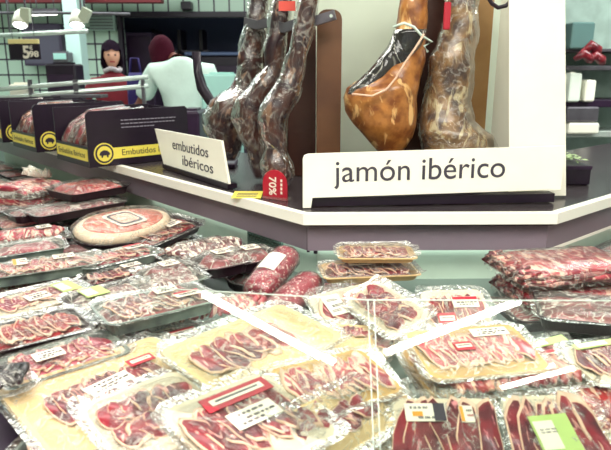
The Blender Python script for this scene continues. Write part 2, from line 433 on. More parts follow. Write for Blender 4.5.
# curved-front glass: two leaning panes that meet in a seam
ZG0, ZG1 = .80, 1.17
def glass_pts():
    c1 = P(370, 300, ZG1); r1 = P(720, 301, ZG1); l1 = P(155, 288, ZG1)
    lean = .26
    c0 = Vector((c1.x, c1.y-lean, ZG0)); r0 = Vector((r1.x, r1.y-lean, ZG0))
    dl = (l1-c1).normalized(); nl = Vector((dl.y, -dl.x, 0)); nl = nl if nl.y < 0 else -nl
    l0 = Vector((l1.x, l1.y, 0))+nl*lean; l0.z = ZG0
    return c1, r1, l1, c0, r0, l0
c1, r1, l1, c0, r0, l0 = glass_pts()
def pane(p00, p10, p11, p01, th=.006):
    mb = MB(); n = (p10-p00).cross(p01-p00).normalized()*th
    vs = [p00, p10, p11, p01]; q = [v+n for v in vs]
    loc = Vector((.3, 1.6, 0))
    mb.add([v-loc for v in vs], [(0, 1, 2, 3)]); return mb, loc
for (a_, b_, c_, d_) in ((c0, r0, r1, c1), (l0, c0, c1, l1)):
    mb, loc = pane(a_, b_, c_, d_); o = mb.build('glass_pane', GLASS, case)
def rodp(name, pts, r, m, parent, loc=Vector((.3, 1.6, 0)), n=6):
    mb = MB(); mb.tube([Vector(p)-loc for p in pts], r, n); return mb.build(name, m, parent, smooth=True)
rodp('glass_edge', [r1, c1, l1], .0009, GEDGE, case)
rodp('glass_seam', [c1+Vector((-.003, 0, 0)), c0+Vector((-.003, 0, 0))], .0007, GEDGE, case)
rodp('glass_seam', [c1+Vector((.006, 0, 0)), c0+Vector((.006, 0, 0))], .0007, GEDGE, case)
rodp('glass_rail', [r0, c0, l0], .012, DARK, case)

# ceiling tube lamps (two of them are what the counter glass mirrors)
ZT = 2.78
def mirrored(px, py, A, B, D):
    n = (B-A).cross(D-A).normalized()
    o = Vector((0, 0, CH)); d = (P(px, py, .9)-o).normalized()
    t = (A-o).dot(n)/d.dot(n); h = o+d*t
    r = d-2*d.dot(n)*n
    s = (ZT-h.z)/r.z; return h+r*s
def tube_lamp(a, b, label, r=.019, both=True, group=None):
    mid = (a+b)/2; e = empty('tube_lamp', mid, label, 'ceiling light', group)
    u = (b-a).normalized(); L = (b-a).length
    M = basis(u, Vector((0, 0, 1)).cross(u).normalized(), u.cross(Vector((0, 0, 1)).cross(u).normalized()), Vector((0, 0, 0)))
    mb = MB(); mb.loft([[M @ Vector((x, q[0], q[1])) for q in ((-.07, .05), (.07, .05), (.035, .118), (-.035, .118))] for x in (-L/2-.05, L/2+.05)]); mb.build('housing', WHITE, e)
    mb = MB(); mb.tube([-u*L/2, u*L/2], r, 10); mb.build('tube', TUBE, e)
    for s in (-1, 1):
        mb = MB(); mb.box(M @ Vector((s*(L/2+.015), 0, .02)), (.03, .04, .09)); mb.build('end_holder', WHITE, e)
ra, rb = mirrored(385, 353, c0, r0, c1), mirrored(521, 300, c0, r0, c1)
la, lb = mirrored(196, 292, l0, c0, l1), mirrored(334, 367, l0, c0, l1)
print('TUBES', ra, rb, la, lb)
tube_lamp(ra, rb, 'lit ceiling tube over the aisle whose reflection crosses the right glass pane', r=.020)
tube_lamp(la, lb, 'lit ceiling tube over the aisle whose reflection crosses the middle glass pane', r=.020)
ta, tb = mirrored(500, 388, c0, r0, c1), mirrored(574, 368, c0, r0, c1)
print('T3', ta, tb)
tube_lamp(ta, tb, 'short lit ceiling tube whose reflection shows low in the right glass pane', r=.014)

# ---------------------------------------------------------------- signs on the ledge
def sign_text(body, e, width, M, m=INK, **k): return text('lettering', body, width, m, e, M, **k)
def big_sign():
    a = P(303, 209, ZL+.003); b = PY(560, 197, 1.665); b.z = ZL+.003
    a.y += .012
    x = (b-a).normalized(); y = Vector((0, 0, 1)).cross(x); e = empty('shelf_sign', label='wide white sign reading jamón ibérico on the counter ledge', cat='sign', M=basis(x, y, Vector((0, 0, 1)), a))
    L = (b-a).length; h = .148
    mb = MB()
    pts = [(0, 0), (.022, 0), (.026, .028), (L, .028+.012), (L, h+.015), (.015, h), (.004, h-.004), (0, h-.014)]
    mb.prism(pts, 0, .012); mb.build('panel', WHITE, e)
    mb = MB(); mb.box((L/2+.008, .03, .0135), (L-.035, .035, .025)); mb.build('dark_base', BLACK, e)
    # text measured on the panel
    def loc(px, py):
        o = Vector((0, 0, CH)); d = (P(px, py, .9)-o); n = -y
        t = (a-o).dot(n)/d.dot(n); return e.matrix_world.inverted() @ (o+d*t)
    p, q = loc(334, 175), loc(505, 170)
    R = Matrix.Rotation(-math.atan2(q.z-p.z, q.x-p.x), 4, 'Y')
    M = Matrix.Translation(((p.x+q.x)/2, -.001, (p.z+q.z)/2)) @ R @ XROT
    sign_text('jamón ibérico', e, q.x-p.x, M, mat('charcoal_print', '#45404a', .5), thick=.0008, bold=.001)
big_sign()
def small_sign():
    a = P(164, 168, ZL+.003); b = P(229, 189, ZL+.003)
    x = (b-a).normalized(); y = Vector((0, 0, 1)).cross(x)
    up = Vector((0, 0, 1)); L = (b-a).length
    e = empty('shelf_sign', label='small white sign reading embutidos ibéricos standing on the ledge by the dark boxes', cat='sign', M=basis(x, y, up, a))
    h = .145; s = -.06
    mb = MB(); mb.prism([(0, .012), (L, .012), (L+s*.7, h+.004), (s-.01, h)], 0, .008); mb.build('panel', WHITE, e)
    mb = MB(); mb.box((L/2, .012, .008), (L, .035, .016)); mb.build('dark_base', BLACK, e)
    sh = Matrix(((1, 0, -.35, 0), (0, 1, 0, 0), (0, 0, 1, 0), (0, 0, 0, 1)))
    for body, zz, wd, xx in (('embutidos', .102, .29, L*.5-.02), ('ibéricos', .052, .24, L*.55+.01)):
        sign_text(body, e, wd, Matrix.Translation((xx, -.001, zz)) @ XROT, mat('charcoal_print'), thick=.0008, height=.036)
small_sign()
def red_tag():
    a = P(263, 198, ZL); b = P(287, 201, ZL)
    x = (b-a).normalized(); y = Vector((0, 0, 1)).cross(x); L = (b-a).length
    e = empty('discount_tag', label='red rounded discount tag reading 70% below the wrapped hams', cat='price tag', M=basis(x, y, Vector((0, 0, 1)), a))
    h = .088; pts = [(0, 0), (L, 0)]+[(L/2+L/2*math.cos(t), h-L*.5+L/2*math.sin(t)) for t in [math.pi*k/10 for k in range(11)]]
    mb = MB(); mb.prism(pts, 0, .004); mb.build('card', RED, e)
    mb = MB(); mb.box((L/2, .01, .004), (L, .03, .006)); mb.build('foot', PACRYL, e)
    M = Matrix.Translation((L*.42, -.001, h*.45)) @ XROT @ Matrix.Rotation(-math.pi/2, 4, 'Z')
    text('lettering', '70%', .055, PAPER, e, M, thick=.0008, height=.026, bold=.02)
    mb = MB()
    for k in range(4): mb.box((L*.78, -.001, .022+k*.012), (.006, .001, .008))
    mb.build('small_print', PAPER, e)
red_tag()
def yellow_card():
    M, L = frame_M((233, 195), (262, 195), ZL+.001)
    e = empty('price_card', label='yellow paper price card lying flat on the ledge beside the red tag', cat='price card', M=M)
    mb = MB(); mb.box((0, 0, .001), (L, .10, .002)); mb.build('card', YELLOW, e)
    mb = MB()
    for k in range(3): mb.box((0, -.03+k*.022, .0025), (L*.7, .006, .001))
    mb.build('print', GREYINK, e)
yellow_card()

# ---------------------------------------------------------------- dark promotional boxes on the ledge
def promo_box(px, label, n_saus, seed):
    pt = None
    a = off(.12); p, q = a[1], a[0]
    best = min((abs((r.x/(r.y*math.cos(TILT)-(ZL-CH)*math.sin(TILT)))*F+305.5-px), s) for s in range(1001) for r in [p.lerp(q, s/1000)])
    r = p.lerp(q, best[1]/1000)
    xd = Vector((uL.y, -uL.x, 0)); yd = Vector((uL.x, uL.y, 0))       # x: across the ledge, y: along it, away
    e = empty('display_box', label=label, cat='display box', group='dark display boxes on the ledge', M=basis(xd, yd, Vector((0, 0, 1)), Vector((r.x, r.y, ZL+.003))))
    W, D, H = .44, .34, .215
    th = .006
    mb = MB(); mb.prism([(0, 0), (W, 0), (W, H-.004), (W-.012, H+.004), (.014, H), (0, H-.012)], 0, th); mb.build('end_panel', BLACK, e)
    mb = MB(); mb.prism([(0, 0), (W, 0), (W, H), (0, H)], D-th, D); mb.build('end_panel', BLACK, e)
    mb = MB(); mb.box((W/2, D/2, .003), (W-.001, D-2*th-.001, .006)); mb.box((W-.003, D/2, H/2), (.006, D-2*th-.001, H-.01)); mb.build('back_panel', BLACK, e)
    # low front panel with a yellow band
    mb = MB(); mb.box((.003, D/2, .04), (.006, D-2*th-.001, .08)); mb.build('front_panel', BLACK, e)
    mb = MB(); mb.box((-.0008, D/2, .046), (.0015, D-.02, .046)); b = mb.build('yellow_band', YELLOW, e)
    My = Matrix.Translation((-.0018, D/2, .046)) @ Matrix.Rotation(-math.pi/2, 4, 'Z') @ XROT
    text('lettering', 'Embutidos Ibéricos', D*.8, INK, b, My, height=.022)
    # printed end: logo roundel, band, small text
    mb = MB(); mb.box((W/2+.045, -.0008, .048), (W-.10, .0015, .044)); b = mb.build('yellow_band', YELLOW, e)
    text('lettering', 'Embutidos Ibéricos', .27, INK, b, Matrix.Translation((W/2+.05, -.0018, .049)) @ XROT, height=.024)
    RX = Matrix.Translation((.062, 0, .05)) @ Matrix.Rotation(math.pi/2, 4, 'X')
    mb = MB(); mb.cyl((0, 0, 0), .042, .0022, 28, M=RX); lg = mb.build('logo', YELLOW, e)
    mb = MB(); mb.cyl((0, 0, .0022), .037, .0006, 28, M=RX); mb.build('logo_ring', INK, lg)
    mb = MB(); mb.cyl((0, 0, .0028), .030, .0006, 28, M=RX); mb.build('logo_disc', YELLOW, lg)
    pig = [(-.022, -.004), (-.016, .008), (-.004, .014), (.010, .012), (.019, .005), (.023, -.004), (.016, -.006), (.014, -.015), (.009, -.015), (.008, -.007), (-.006, -.006), (-.008, -.015), (-.013, -.015), (-.014, -.006)]
    mb = MB(); mb.prism([(x+.062, z+.05) for x, z in pig], -.0042, -.0034); mb.build('pig_emblem', INK, lg)
    mb = MB()
    rr = random.Random(seed)
    for k in range(3):
        x = .14
        while x < .38 - (.1 if k == 2 else 0):
            l = rr.uniform(.008, .02); mb.box((x+l/2, -.0006, H-.040-k*.014), (l, .001, .0035)); x += l+.004
    mb.build('small_print', mat('pale_grey_print', '#9a93a0', .5), e)
    # shrink-wrapped sausages standing in the box: things of their own
    for k in range(n_saus):
        y = .045+k*(D-.09)/max(1, n_saus-1)
        s = empty('wrapped_sausage', label=label_s(px, k, n_saus), cat='sausage', group='wrapped sausages in the dark boxes', M=e.matrix_world @ Matrix.Translation((.035, y, .02)))
        pts = [Vector((0, 0, 0)), Vector((-.004, 0, .06)), Vector((.03, .004, .11)), Vector((.11, .006, .15+rr.uniform(-.01, .015))), Vector((.26, .0, .165+rr.uniform(-.01, .015)))]
        mb = MB(); mb.tube(pts, [.012, .022, .024, .024, .016], 10); mb.build('casing', meat('brown_sausage', '#7c3428', '#b87c5c', '#45181c', 'streak', 12, .58) if k % 2 else LOMO, s, smooth=True)
        mb = MB(); mb.tube([p+Vector((0, 0, .001)) for p in pts], [.016, .025, .028, .027, .02], 8); mb.build('wrap', FILMC, s, smooth=True)
def label_s(px, k, n):
    which = {90: 'nearest', 37: 'middle', 3: 'farthest'}[px]
    pos = ['beside the printed end', 'second from the printed end', 'third from the printed end', 'fourth from the printed end', 'against the far end'][min(k, 3) if k < n-1 else 4]
    return f'wrapped red sausage in the {which} dark display box, {pos}'
promo_box(90, 'nearest dark display box with pig roundel and yellow Embutidos Ibéricos band', 5, 1)
promo_box(37, 'second dark display box along the ledge, partly behind the nearest one', 4, 2)
promo_box(3, 'farthest dark display box at the picture edge, beyond two others', 4, 3)

# ---------------------------------------------------------------- hams, boards and rack
def body_rows(name, rows, y, depth, m, parent, mw, seed=0, bump=.012, n=20, sub=4):
    """closed body whose outline follows rows of (py, x_left, x_right) at distance y, with real depth"""
    rr = []
    for i in range(len(rows)-1):
        for k in range(sub):
            t = k/sub; rr.append([rows[i][j]*(1-t)+rows[i+1][j]*t for j in range(3)])
    rr.append(rows[-1])
    rings = []
    for py, xl, xr in rr:
        a, b = PY(xl, py, y), PY(xr, py, y); c = (a+b)/2; r = (b.x-a.x)/2
        ring = []
        for k in range(n):
            t = 2*math.pi*k/n; p = Vector((c.x+r*math.cos(t), y+min(r, .11)*depth*math.sin(t), c.z))
            d = noise.noise(p*14+Vector((seed, 0, 0)))*bump*min(1, r/.04)
            p += Vector((math.cos(t), math.sin(t), 0))*d; ring.append(mw @ p)
        rings.append(ring)
    mb = MB(); mb.loft(rings); return mb.build(name, m, parent, smooth=True)
def shrink(rows, k):
    return [(py, xl-k, xr+k) for py, xl, xr in rows]
def ham(rows, y, m, label, wrap=True, seed=0, depth=.8, wrap_rows=None, hoof=None):
    top = PY((rows[0][1]+rows[0][2])/2, rows[0][0], y); 
    bot = PY((rows[-1][1]+rows[-1][2])/2, rows[-1][0], y)
    e = empty('cured_ham', bot, label, 'ham', None); mw = Matrix.Translation(-bot)
    body_rows('ham_body', rows, y, depth, m, e, mw, seed)
    if hoof: body_rows('hoof', hoof, y, depth, BLACK, e, mw, seed, bump=.002)
    if wrap: body_rows('shrink_wrap', wrap_rows or shrink(rows, 2.0), y, depth*1.12, FILMH, e, mw, seed+5, bump=.016)
    return e, mw
YH = 1.86
# left cluster
h1 = [(-30, 255, 272), (0, 250, 268), (25, 246, 266), (50, 240, 263), (70, 238, 262), (88, 230, 257), (100, 212, 252), (115, 205, 248), (132, 207, 244), (150, 216, 240), (160, 222, 236)]
h2 = [(-30, 282, 300), (0, 274, 292), (30, 268, 288), (48, 264, 284), (66, 266, 282), (85, 250, 278), (100, 238, 270), (118, 235, 262), (135, 239, 262), (152, 248, 264), (170, 252, 266), (178, 256, 264)]
h3 = [(-30, 306, 322), (0, 300, 318), (28, 294, 312), (50, 290, 308), (70, 284, 304), (88, 276, 300), (105, 264, 292), (120, 258, 286), (133, 260, 284), (148, 266, 286), (162, 262, 290), (176, 263, 293), (185, 268, 290)]
ham(h1, 2.16, HAMD, 'dark cured ham in crinkled wrap hanging leftmost behind the small white sign', seed=1)
ham(h2, 2.02, HAMD, 'dark wrapped cured ham hanging between two others above the yellow card', seed=2)
ham(h3, 1.88, HAMD, 'narrow wrapped cured ham hanging just above the red discount tag', seed=3)
# right pair
ha = [(-40, 404, 436), (-10, 403, 430), (15, 399, 428), (32, 396, 426), (48, 388, 425), (62, 380, 424), (76, 366, 422), (88, 347, 420), (98, 343, 418), (110, 345, 417), (124, 352, 415), (138, 364, 412), (152, 376, 404)]
e, mw = ham(ha, YH, HAMG, 'golden brown cured ham with a plastic sleeve, hanging at the centre board', wrap=False, seed=4, depth=.9, hoof=[(-60, 408, 432), (-41, 404, 436)])
# film sleeve on its upper left, tied with string
sl = [(30, 393, 428), (48, 386, 420), (62, 377, 410), (76, 362, 398), (88, 350, 388), (94, 348, 372)]
body_rows('plastic_sleeve', sl, YH-.02, .9, film('dark_blue_crinkle_sleeve', tint='#4a4668', haze=.03, crease_glint=.3, scale=10, bump=1.2, gloss=.04), e, mw, 9, bump=.012)
edge = [PY(x, y_, YH-.12) for x, y_ in ((424, 34), (414, 50), (404, 64), (396, 78), (386, 90), (372, 96), (352, 94))]
mb = MB(); mb.tube([mw @ p for p in edge], .006, 8, flat=.5); mb.build('fat_edge', FATM, e, smooth=True)
mb = MB(); pts = [PY(x, y_, YH-.1) for x, y_ in ((393, 27), (404, 23), (414, 27), (422, 36), (432, 42), (424, 46), (428, 52))]
mb.tube([mw @ p for p in pts], .004, 6); mb.build('string', mat('pale_string', '#cfe0d4', .6), e, smooth=True)
hb = [(-40, 448, 482), (-10, 449, 478), (12, 446, 476), (30, 443, 477), (45, 438, 475), (58, 432, 473), (80, 429, 471), (100, 425, 469), (120, 420, 472), (135, 418, 492), (152, 422, 494)]
e, mw = ham(hb, YH+.02, HAMT, 'pale cured ham in crinkled clear wrap hanging at right before the tan board', seed=6, depth=.9, hoof=[(-60, 452, 480), (-41, 448, 482)])
mb = MB(); p = PY(447, 16, YH-.06); mb.box(mw @ p, (.02, .008, .075), bev=.003); mb.build('red_seal', RED, e)

def board(name, x0, x1, y0p, y1p, Y, th, m, label, lean=0):
    a, b = PY(x0, y0p, Y), PY(x1, y0p, Y)
    bx = (a.x+b.x)/2; W = b.x-a.x; H = a.z-ZL
    e = MB(); r = rrect(W, H, .03, 5)
    e.prism([(p[0]+lean*(p[1]+H/2), p[1]+H/2) for p in r], -th/2, th/2)
    o = e.build(name, m); o.location = (bx, Y, ZL+.001); tag(o, label, 'ham board', 'wooden boards behind the hams'); return o
board('ham_board', 317, 342, 10, 0, 1.98, .025, WOODM, 'brown wooden ham board at the end of the rack bar, beside the pale back panel', 0)
board('ham_board', 288, 316, 22, 0, 2.15, .03, WOODD, 'dark brown ham board behind the narrow ham with the red tag', 0)
board('ham_board', 262, 292, 20, 0, 2.285, .03, WOODD, 'dark brown ham board behind the middle wrapped ham', 0)
board('ham_board', 402, 446, -40, 0, 2.0, .03, WOODD, 'dark brown ham board between the golden ham and the pale ham', 0)
board('ham_board', 455, 496, -40, 0, 2.02, .03, WOODL, 'tan wooden ham board behind the pale wrapped ham', 0)
# rack bar above the left hams
def rack():
    e = empty('ham_rack', PY(290, 20, 1.98), 'grey steel rack bar with rounded end from which three dark hams hang', 'rack')
    o = e.location.copy()
    pts = [PY(246, 22, 2.14), PY(258, 25, 2.09), PY(270, 22, 2.05), PY(284, 28, 1.98), PY(296, 24, 1.93), PY(312, 22, 1.9), PY(334, 15, 1.88)]
    mb = MB()
    for i in range(len(pts)-1):
        a, b = pts[i], pts[i+1]; u = (b-a).normalized(); M = basis(u, Vector((0, 0, 1)).cross(u).normalized(), u.cross(Vector((0, 0, 1)).cross(u).normalized()), (a+b)/2-o)
        mb.loft([[M @ Vector((x, q[0], q[1])) for q in ((-.006, -.014), (.006, -.014), (.006, .014), (-.006, .014))] for x in (-(b-a).length/2-.004, (b-a).length/2+.004)])
    mb.build('bar', DSTEEL, e)
    mb = MB(); RX = Matrix.Translation(PY(331, 16, 1.865)-o) @ Matrix.Rotation(math.pi/2, 4, 'X'); mb.cyl((0, 0, 0), .005, .006, 12, M=RX); mb.build('bolt', STEEL, e)
    for x, y_ in ((256, 2.16), (279, 2.02), (303, 1.9)):
        mb = MB(); p = PY(x, 20, y_)-o; mb.tube([p+Vector((0, .0, .12)), p+Vector((0, 0, .05)), p+Vector((.012, 0, .0)), p+Vector((0, 0, -.03)), p+Vector((-.014, 0, -.015))], .004, 6); mb.build('hook', BLACK, e, smooth=True)
    mb = MB(); p = PY(283, 3, 2.04); q = PY(283, 3, 2.04)
    mb.box(PY(281, -30, 2.08)-o, (.03, .03, .35)); mb.build('hanger_post', BLACK, e)
    mb = MB(); mb.box(PY(287, 6, 1.92)-o, (.05, .004, .028)); mb.build('red_label', mat('coral_print', '#d84a3c', .5), e)
rack()
# back light panel and the white upright frame behind the big sign
mb = MB(); a, b = PY(318, -60, 2.1), PY(512, -60, 2.1)
mb.box(((a.x+b.x)/2, 2.1, ZL+.6), (b.x-a.x+.2, .02, 1.2)); 
def panel():
    e = empty('display_stand', (.32, 2.1, ZL+.001), 'tall cream display stand with pale green back panel around the two right hams', 'display stand')
    x0 = PY(258, 0, 2.22).x-.32; x1 = PY(560, 0, 2.1).x-.32
    mb = MB(); mb.box(((x0+x1)/2, .23, .62), (x1-x0, .02, 1.24)); mb.build('back_panel', mat('pale_green_panel', '#e4efdc', .5, vary=.08, scale=2), e)
    a, b = PY(510, 60, 1.74), PY(565, 60, 1.74)
    o4 = [PY(509, -60, 1.75), PY(565, -60, 1.75), PY(566, 196, 1.75), PY(509, 196, 1.75)]
    mb = MB(); mb.prism([(p.x-.32, max(p.z-ZL, .0)) for p in o4], -.35, -.342); mb.build('upright', WHITE, e)
    mb = MB(); mb.box((o4[2].x-.32-.09, -.11, .3), (.012, .44, .6)); mb.build('side_panel', WHITE, e)
    # black curled hook at its top
    mb = MB(); pts = [PY(484, -14, 1.8), PY(487, -4, 1.8), PY(492, 4, 1.8), PY(498, 8, 1.8), PY(506, 6, 1.8), PY(511, -1, 1.8), PY(509, -12, 1.8)]
    o = Vector((.32, 2.1, ZL)); mb.tube([p-o for p in pts], .006, 8); mb.build('hook', BLACK, e, smooth=True)
panel()

def ham_holder():
    Y = 2.35
    e = empty('ham_holder', PY(215, 150, Y), 'black curved steel ham holder beside the leftmost wrapped ham', 'ham holder'); e.location.z = ZL+.001; o = e.location.copy()
    pts = [PY(196, 52, Y), PY(198, 72, Y), PY(202, 88, Y), PY(211, 102, Y), PY(220, 107, Y), PY(228, 98, Y), PY(236, 84, Y), PY(244, 74, Y)]
    mb = MB(); mb.tube([p-o for p in pts], [.018, .024, .03, .028, .024, .02, .02, .014], 8, flat=.7); mb.build('hook_arm', BLACK, e, smooth=True)
    q = PY(214, 106, Y)-o
    mb = MB(); mb.tube([q, Vector((q.x, q.y, .02))], .012, 8); mb.build('stem', BLACK, e, smooth=True)
    mb = MB(); mb.box((q.x, q.y, .01), (.16, .12, .02), bev=.004); mb.build('base', DARK, e)
ham_holder()

# ---------------------------------------------------------------- things of the far counter
def far_counter():
    Y = 4.3
    a, b = PY(-20, 100, Y), PY(152, 90, Y)
    e = empty('service_counter', ((a.x+b.x)/2, Y+.2, 0), 'far service counter with two chrome guard rails in front of the maroon sweater', 'service counter')
    o = e.location.copy(); W = b.x-a.x
    mb = MB(); mb.box((0, 0, .5), (W, .3, 1.0), bev=.01); mb.build('body', mat('counter_grey', '#8fa79e', .4, vary=.2), e)
    mb = MB(); mb.box((0, -.02, 1.02), (W+.02, .36, .04), bev=.005); mb.build('worktop', DSTEEL, e)
    for y0, y1 in ((89, 77), (98, 86)):
        mb = MB(); mb.tube([PY(-20, y0+2, Y)-o, PY(148, y1, Y)-o], .016, 8); mb.build('rail', STEEL, e, smooth=True)
    for x in (30, 76, 143):
        p = PY(x, 84, Y)-o; mb = MB(); mb.box((p.x, p.y, (1.04+p.z+.03)/2), (.02 if x != 76 else .035, .03, p.z+.03-1.04)); mb.build('rail_post', DSTEEL, e)
    mb = MB(); p = PY(80, 96, Y-.05)-o; mb.box((p.x, p.y, p.z), (.34, .16, .022), bev=.004); mb.build('tray_shelf', DSTEEL, e)
    def item(name, px0, px1, py0, py1, y, dep, m, label, cat, face=None, z0=None):
        p, q = PY(px0, py1, y), PY(px1, py0, y); W, H = q.x-p.x, q.z-p.z
        base = z0 if z0 is not None else p.z
        H = q.z-base
        e = empty(name, ((p.x+q.x)/2, y, base), label, cat)
        mb = MB(); mb.box((0, 0, H/2), (W, dep, H), bev=.012); mb.build('housing', m, e)
        if face:
            mb = MB(); mb.box((0, -dep/2-.003, H*.55), (W*.84, .006, H*.6), bev=.002); mb.build('screen', face, e)
        mb = MB(); mb.box((0, 0, H+.006), (W*.6, dep*.5, .012)); mb.build('top_cap', m, e)
        return e
    zc = 1.041
    item('cash_display', 51, 79, 64, 77, Y+.25, .18, BLACK, 'black till display standing on the far counter below the price board', 'till display', DARK, zc)
    item('wall_box', 56, 70, 52, 62, 6.42, .16, DSTEEL, 'small grey box fixed beside the pale column above the till display', 'wall box', TEAL)
    item('white_bin', 14, 30, 84, 100, 4.42, .12, WHITE, 'small white container at the far left above the dark boxes', 'container', None, zc)
    item('counter_machine', 184, 203, 110, 138, 3.75, .3, DARK, 'dark low machine with pale top behind the small white sign', 'machine', TEAL, 0)
    item('plastic_bin', 205, 240, 74, 98, 4.3, .3, TEAL, 'tall pale cyan plastic bin behind the black ham holder', 'bin', TEAL, 0)
far_counter()
def column():
    a, b = PY(71, 60, 6.6), PY(85, 60, 6.6); mb = MB(); mb.box(((a.x+b.x)/2, 6.6, 1.45), (b.x-a.x, .2, 2.9)); struct('trim_3', mb, mat('pale_blue_column', '#cdebe6', .4))
column()
def hatch():
    a, b = PY(25, 24, 7.4), PY(68, 66, 7.4)
    e = empty('wall_cabinet', ((a.x+b.x)/2, 7.38, (a.z+b.z)/2), 'dark wall cabinet on the tiles behind the hanging price board', 'cabinet')
    mb = MB(); mb.box((0, 0, 0), (b.x-a.x, .22, a.z-b.z), bev=.01); mb.build('body', mat('dusky_purple_metal', '#4c4058', .5), e)
    mb = MB(); mb.box((0, -.115, -.02), ((b.x-a.x)*.9, .012, (a.z-b.z)*.8)); mb.build('door', mat('dusky_purple_door', '#5a5568', .5), e)
hatch()
def ac():
    a, b = PY(86, 14, 7.3), PY(113, 30, 7.3)
    e = empty('ventilation_grille', ((a.x+b.x)/2, 7.42, (a.z+b.z)/2), 'grey louvred ventilation grille high on the tiled wall above the maroon sweater', 'vent')
    mb = MB(); mb.box((0, 0, 0), (b.x-a.x, .1, a.z-b.z), bev=.01); mb.build('housing', mat('grey_green_metal', '#94aca2', .5), e)
    mb = MB()
    for k in range(5): mb.box((0, -.055, -.07+k*.035), ((b.x-a.x)*.9, .012, .012))
    mb.build('louvres', DSTEEL, e)
ac()
def spot_rail():
    Y = 5.4
    a, b = PY(0, 35.5, Y), PY(88, 31, Y)
    e = empty('lighting_rail', (a+b)/2, 'bright chrome lighting rail under the two spotlights', 'rail'); o = e.location.copy()
    mb = MB(); mb.tube([a-o, b-o], .02, 8); mb.build('bar', STEEL, e, smooth=True)
    mb = MB(); mb.tube([PY(0, 13, Y)-o, PY(60, 13, Y)-o, PY(130, 14, Y)-o], .012, 8); mb.build('upper_bar', DSTEEL, e, smooth=True)
    for x in (10, 83):
        p = PY(x, 33, Y)-o; mb = MB(); mb.tube([p, Vector((p.x, p.y, 2.9-o.z))], .008, 6); mb.build('drop_rod', DSTEEL, e)
    for px, lab, tl in ((20, 'white spotlight at the left picture edge above the price board', .1), (77, 'white spotlight tilted on the rail above the pale column', .5)):
        c = PY(px, 25, Y-.25)
        s = empty('spotlight', c, lab, 'spotlight', 'spotlights above the far counter')
        d = Vector((0.05, -.45, -1)).normalized(); up = -d
        mb = MB(); mb.tube([Vector((0, 0, 0)), up*.03, up*.10, up*.13], [.062, .06, .045, .02], 16); mb.build('lamp_head', WHITE, s, smooth=True)
        mb = MB(); mb.tube([d*.001, d*.012], [.052, .04], 16); mb.build('lit_glass', LAMPG, s, smooth=True)
        mb = MB(); q = PY(px+8 if tl > .3 else px+6, 15, Y-.25)-c; mb.box(q, (.075, .06, .11), rot=Matrix.Rotation(tl, 3, 'Y'), bev=.006); mb.build('gear_box', mat('warm_grey_plastic', '#c8cdb8', .5), s)
        mb = MB(); mb.tube([up*.08, q], .012, 6); mb.build('bracket', DSTEEL, s)
        mb = MB(); mb.tube([q, q+Vector((0, 0, 2.9-c.z-q.z))], .009, 6); mb.build('stem', DSTEEL, s)
    tube_a, tube_b = PY(32, 14.5, Y+.4), PY(57, 13.5, Y+.4)
    t = empty('wall_tube_lamp', (tube_a+tube_b)/2, 'short lit white tube between the two spotlights', 'light'); oo = t.location.copy()
    mb = MB(); mb.tube([tube_a-oo, tube_b-oo], .014, 8); mb.build('tube', mat('soft_lit_tube', '#ffffff', emit='#fffdf4', es=2.2), t)
    mb = MB(); mb.box((0, .03, .03), ((tube_b-tube_a).length, .03, .04)); mb.build('fitting', DSTEEL, t)
    for s_ in (-1, 1):
        mb = MB(); mb.tube([Vector((s_*.08, .03, .04)), Vector((s_*.08, .03, 2.9-oo.z))], .005, 6); mb.build('drop_rod', DSTEEL, t)
spot_rail()
def price_board():
    Y = 5.0; a, b = PY(8, 39, Y), PY(41, 59.5, Y); W, H = b.x-a.x, a.z-b.z
    e = empty('price_board', ((a.x+b.x)/2, Y, b.z), 'hanging dark price board with cream header and white price 5,98', 'price board')
    mb = MB(); mb.box((0, 0, H*.38), (W, .02, H*.76), bev=.003); mb.build('panel', BLACK, e)
    mb = MB(); mb.box((0, 0, H*.88), (W, .02, H*.23), bev=.003); mb.build('header', mat('cream_yellow_card', '#f0dc9a', .5), e)
    text('price_figure', '5', .055, PAPER, e, Matrix.Translation((W*.06, -.012, H*.36)) @ XROT, thick=.002, height=.10, bold=.03)
    text('price_cents', '98', .075, PAPER, e, Matrix.Translation((W*.31, -.012, H*.27)) @ XROT, thick=.002, height=.05, bold=.03)
    text('euro_sign', '€', .03, PAPER, e, Matrix.Translation((W*.23, -.012, H*.58)) @ XROT, thick=.002, height=.035, bold=.02)
    for s in (-1, 1):
        mb = MB(); mb.tube([Vector((s*W*.35, 0, H)), Vector((s*W*.35, 0, 2.9-b.z))], .003, 6); mb.build('wire', DSTEEL, e)
price_board()
# small box on the tiled strip above the opening
mb = MB(); p = PY(187, 6, 7.42); mb.box((0, 0, 0), (.12, .16, .09), bev=.01); o = mb.build('wall_sensor', BLACK); o.location = p; tag(o, 'small black box mounted on the tile strip above the dark opening', 'sensor')

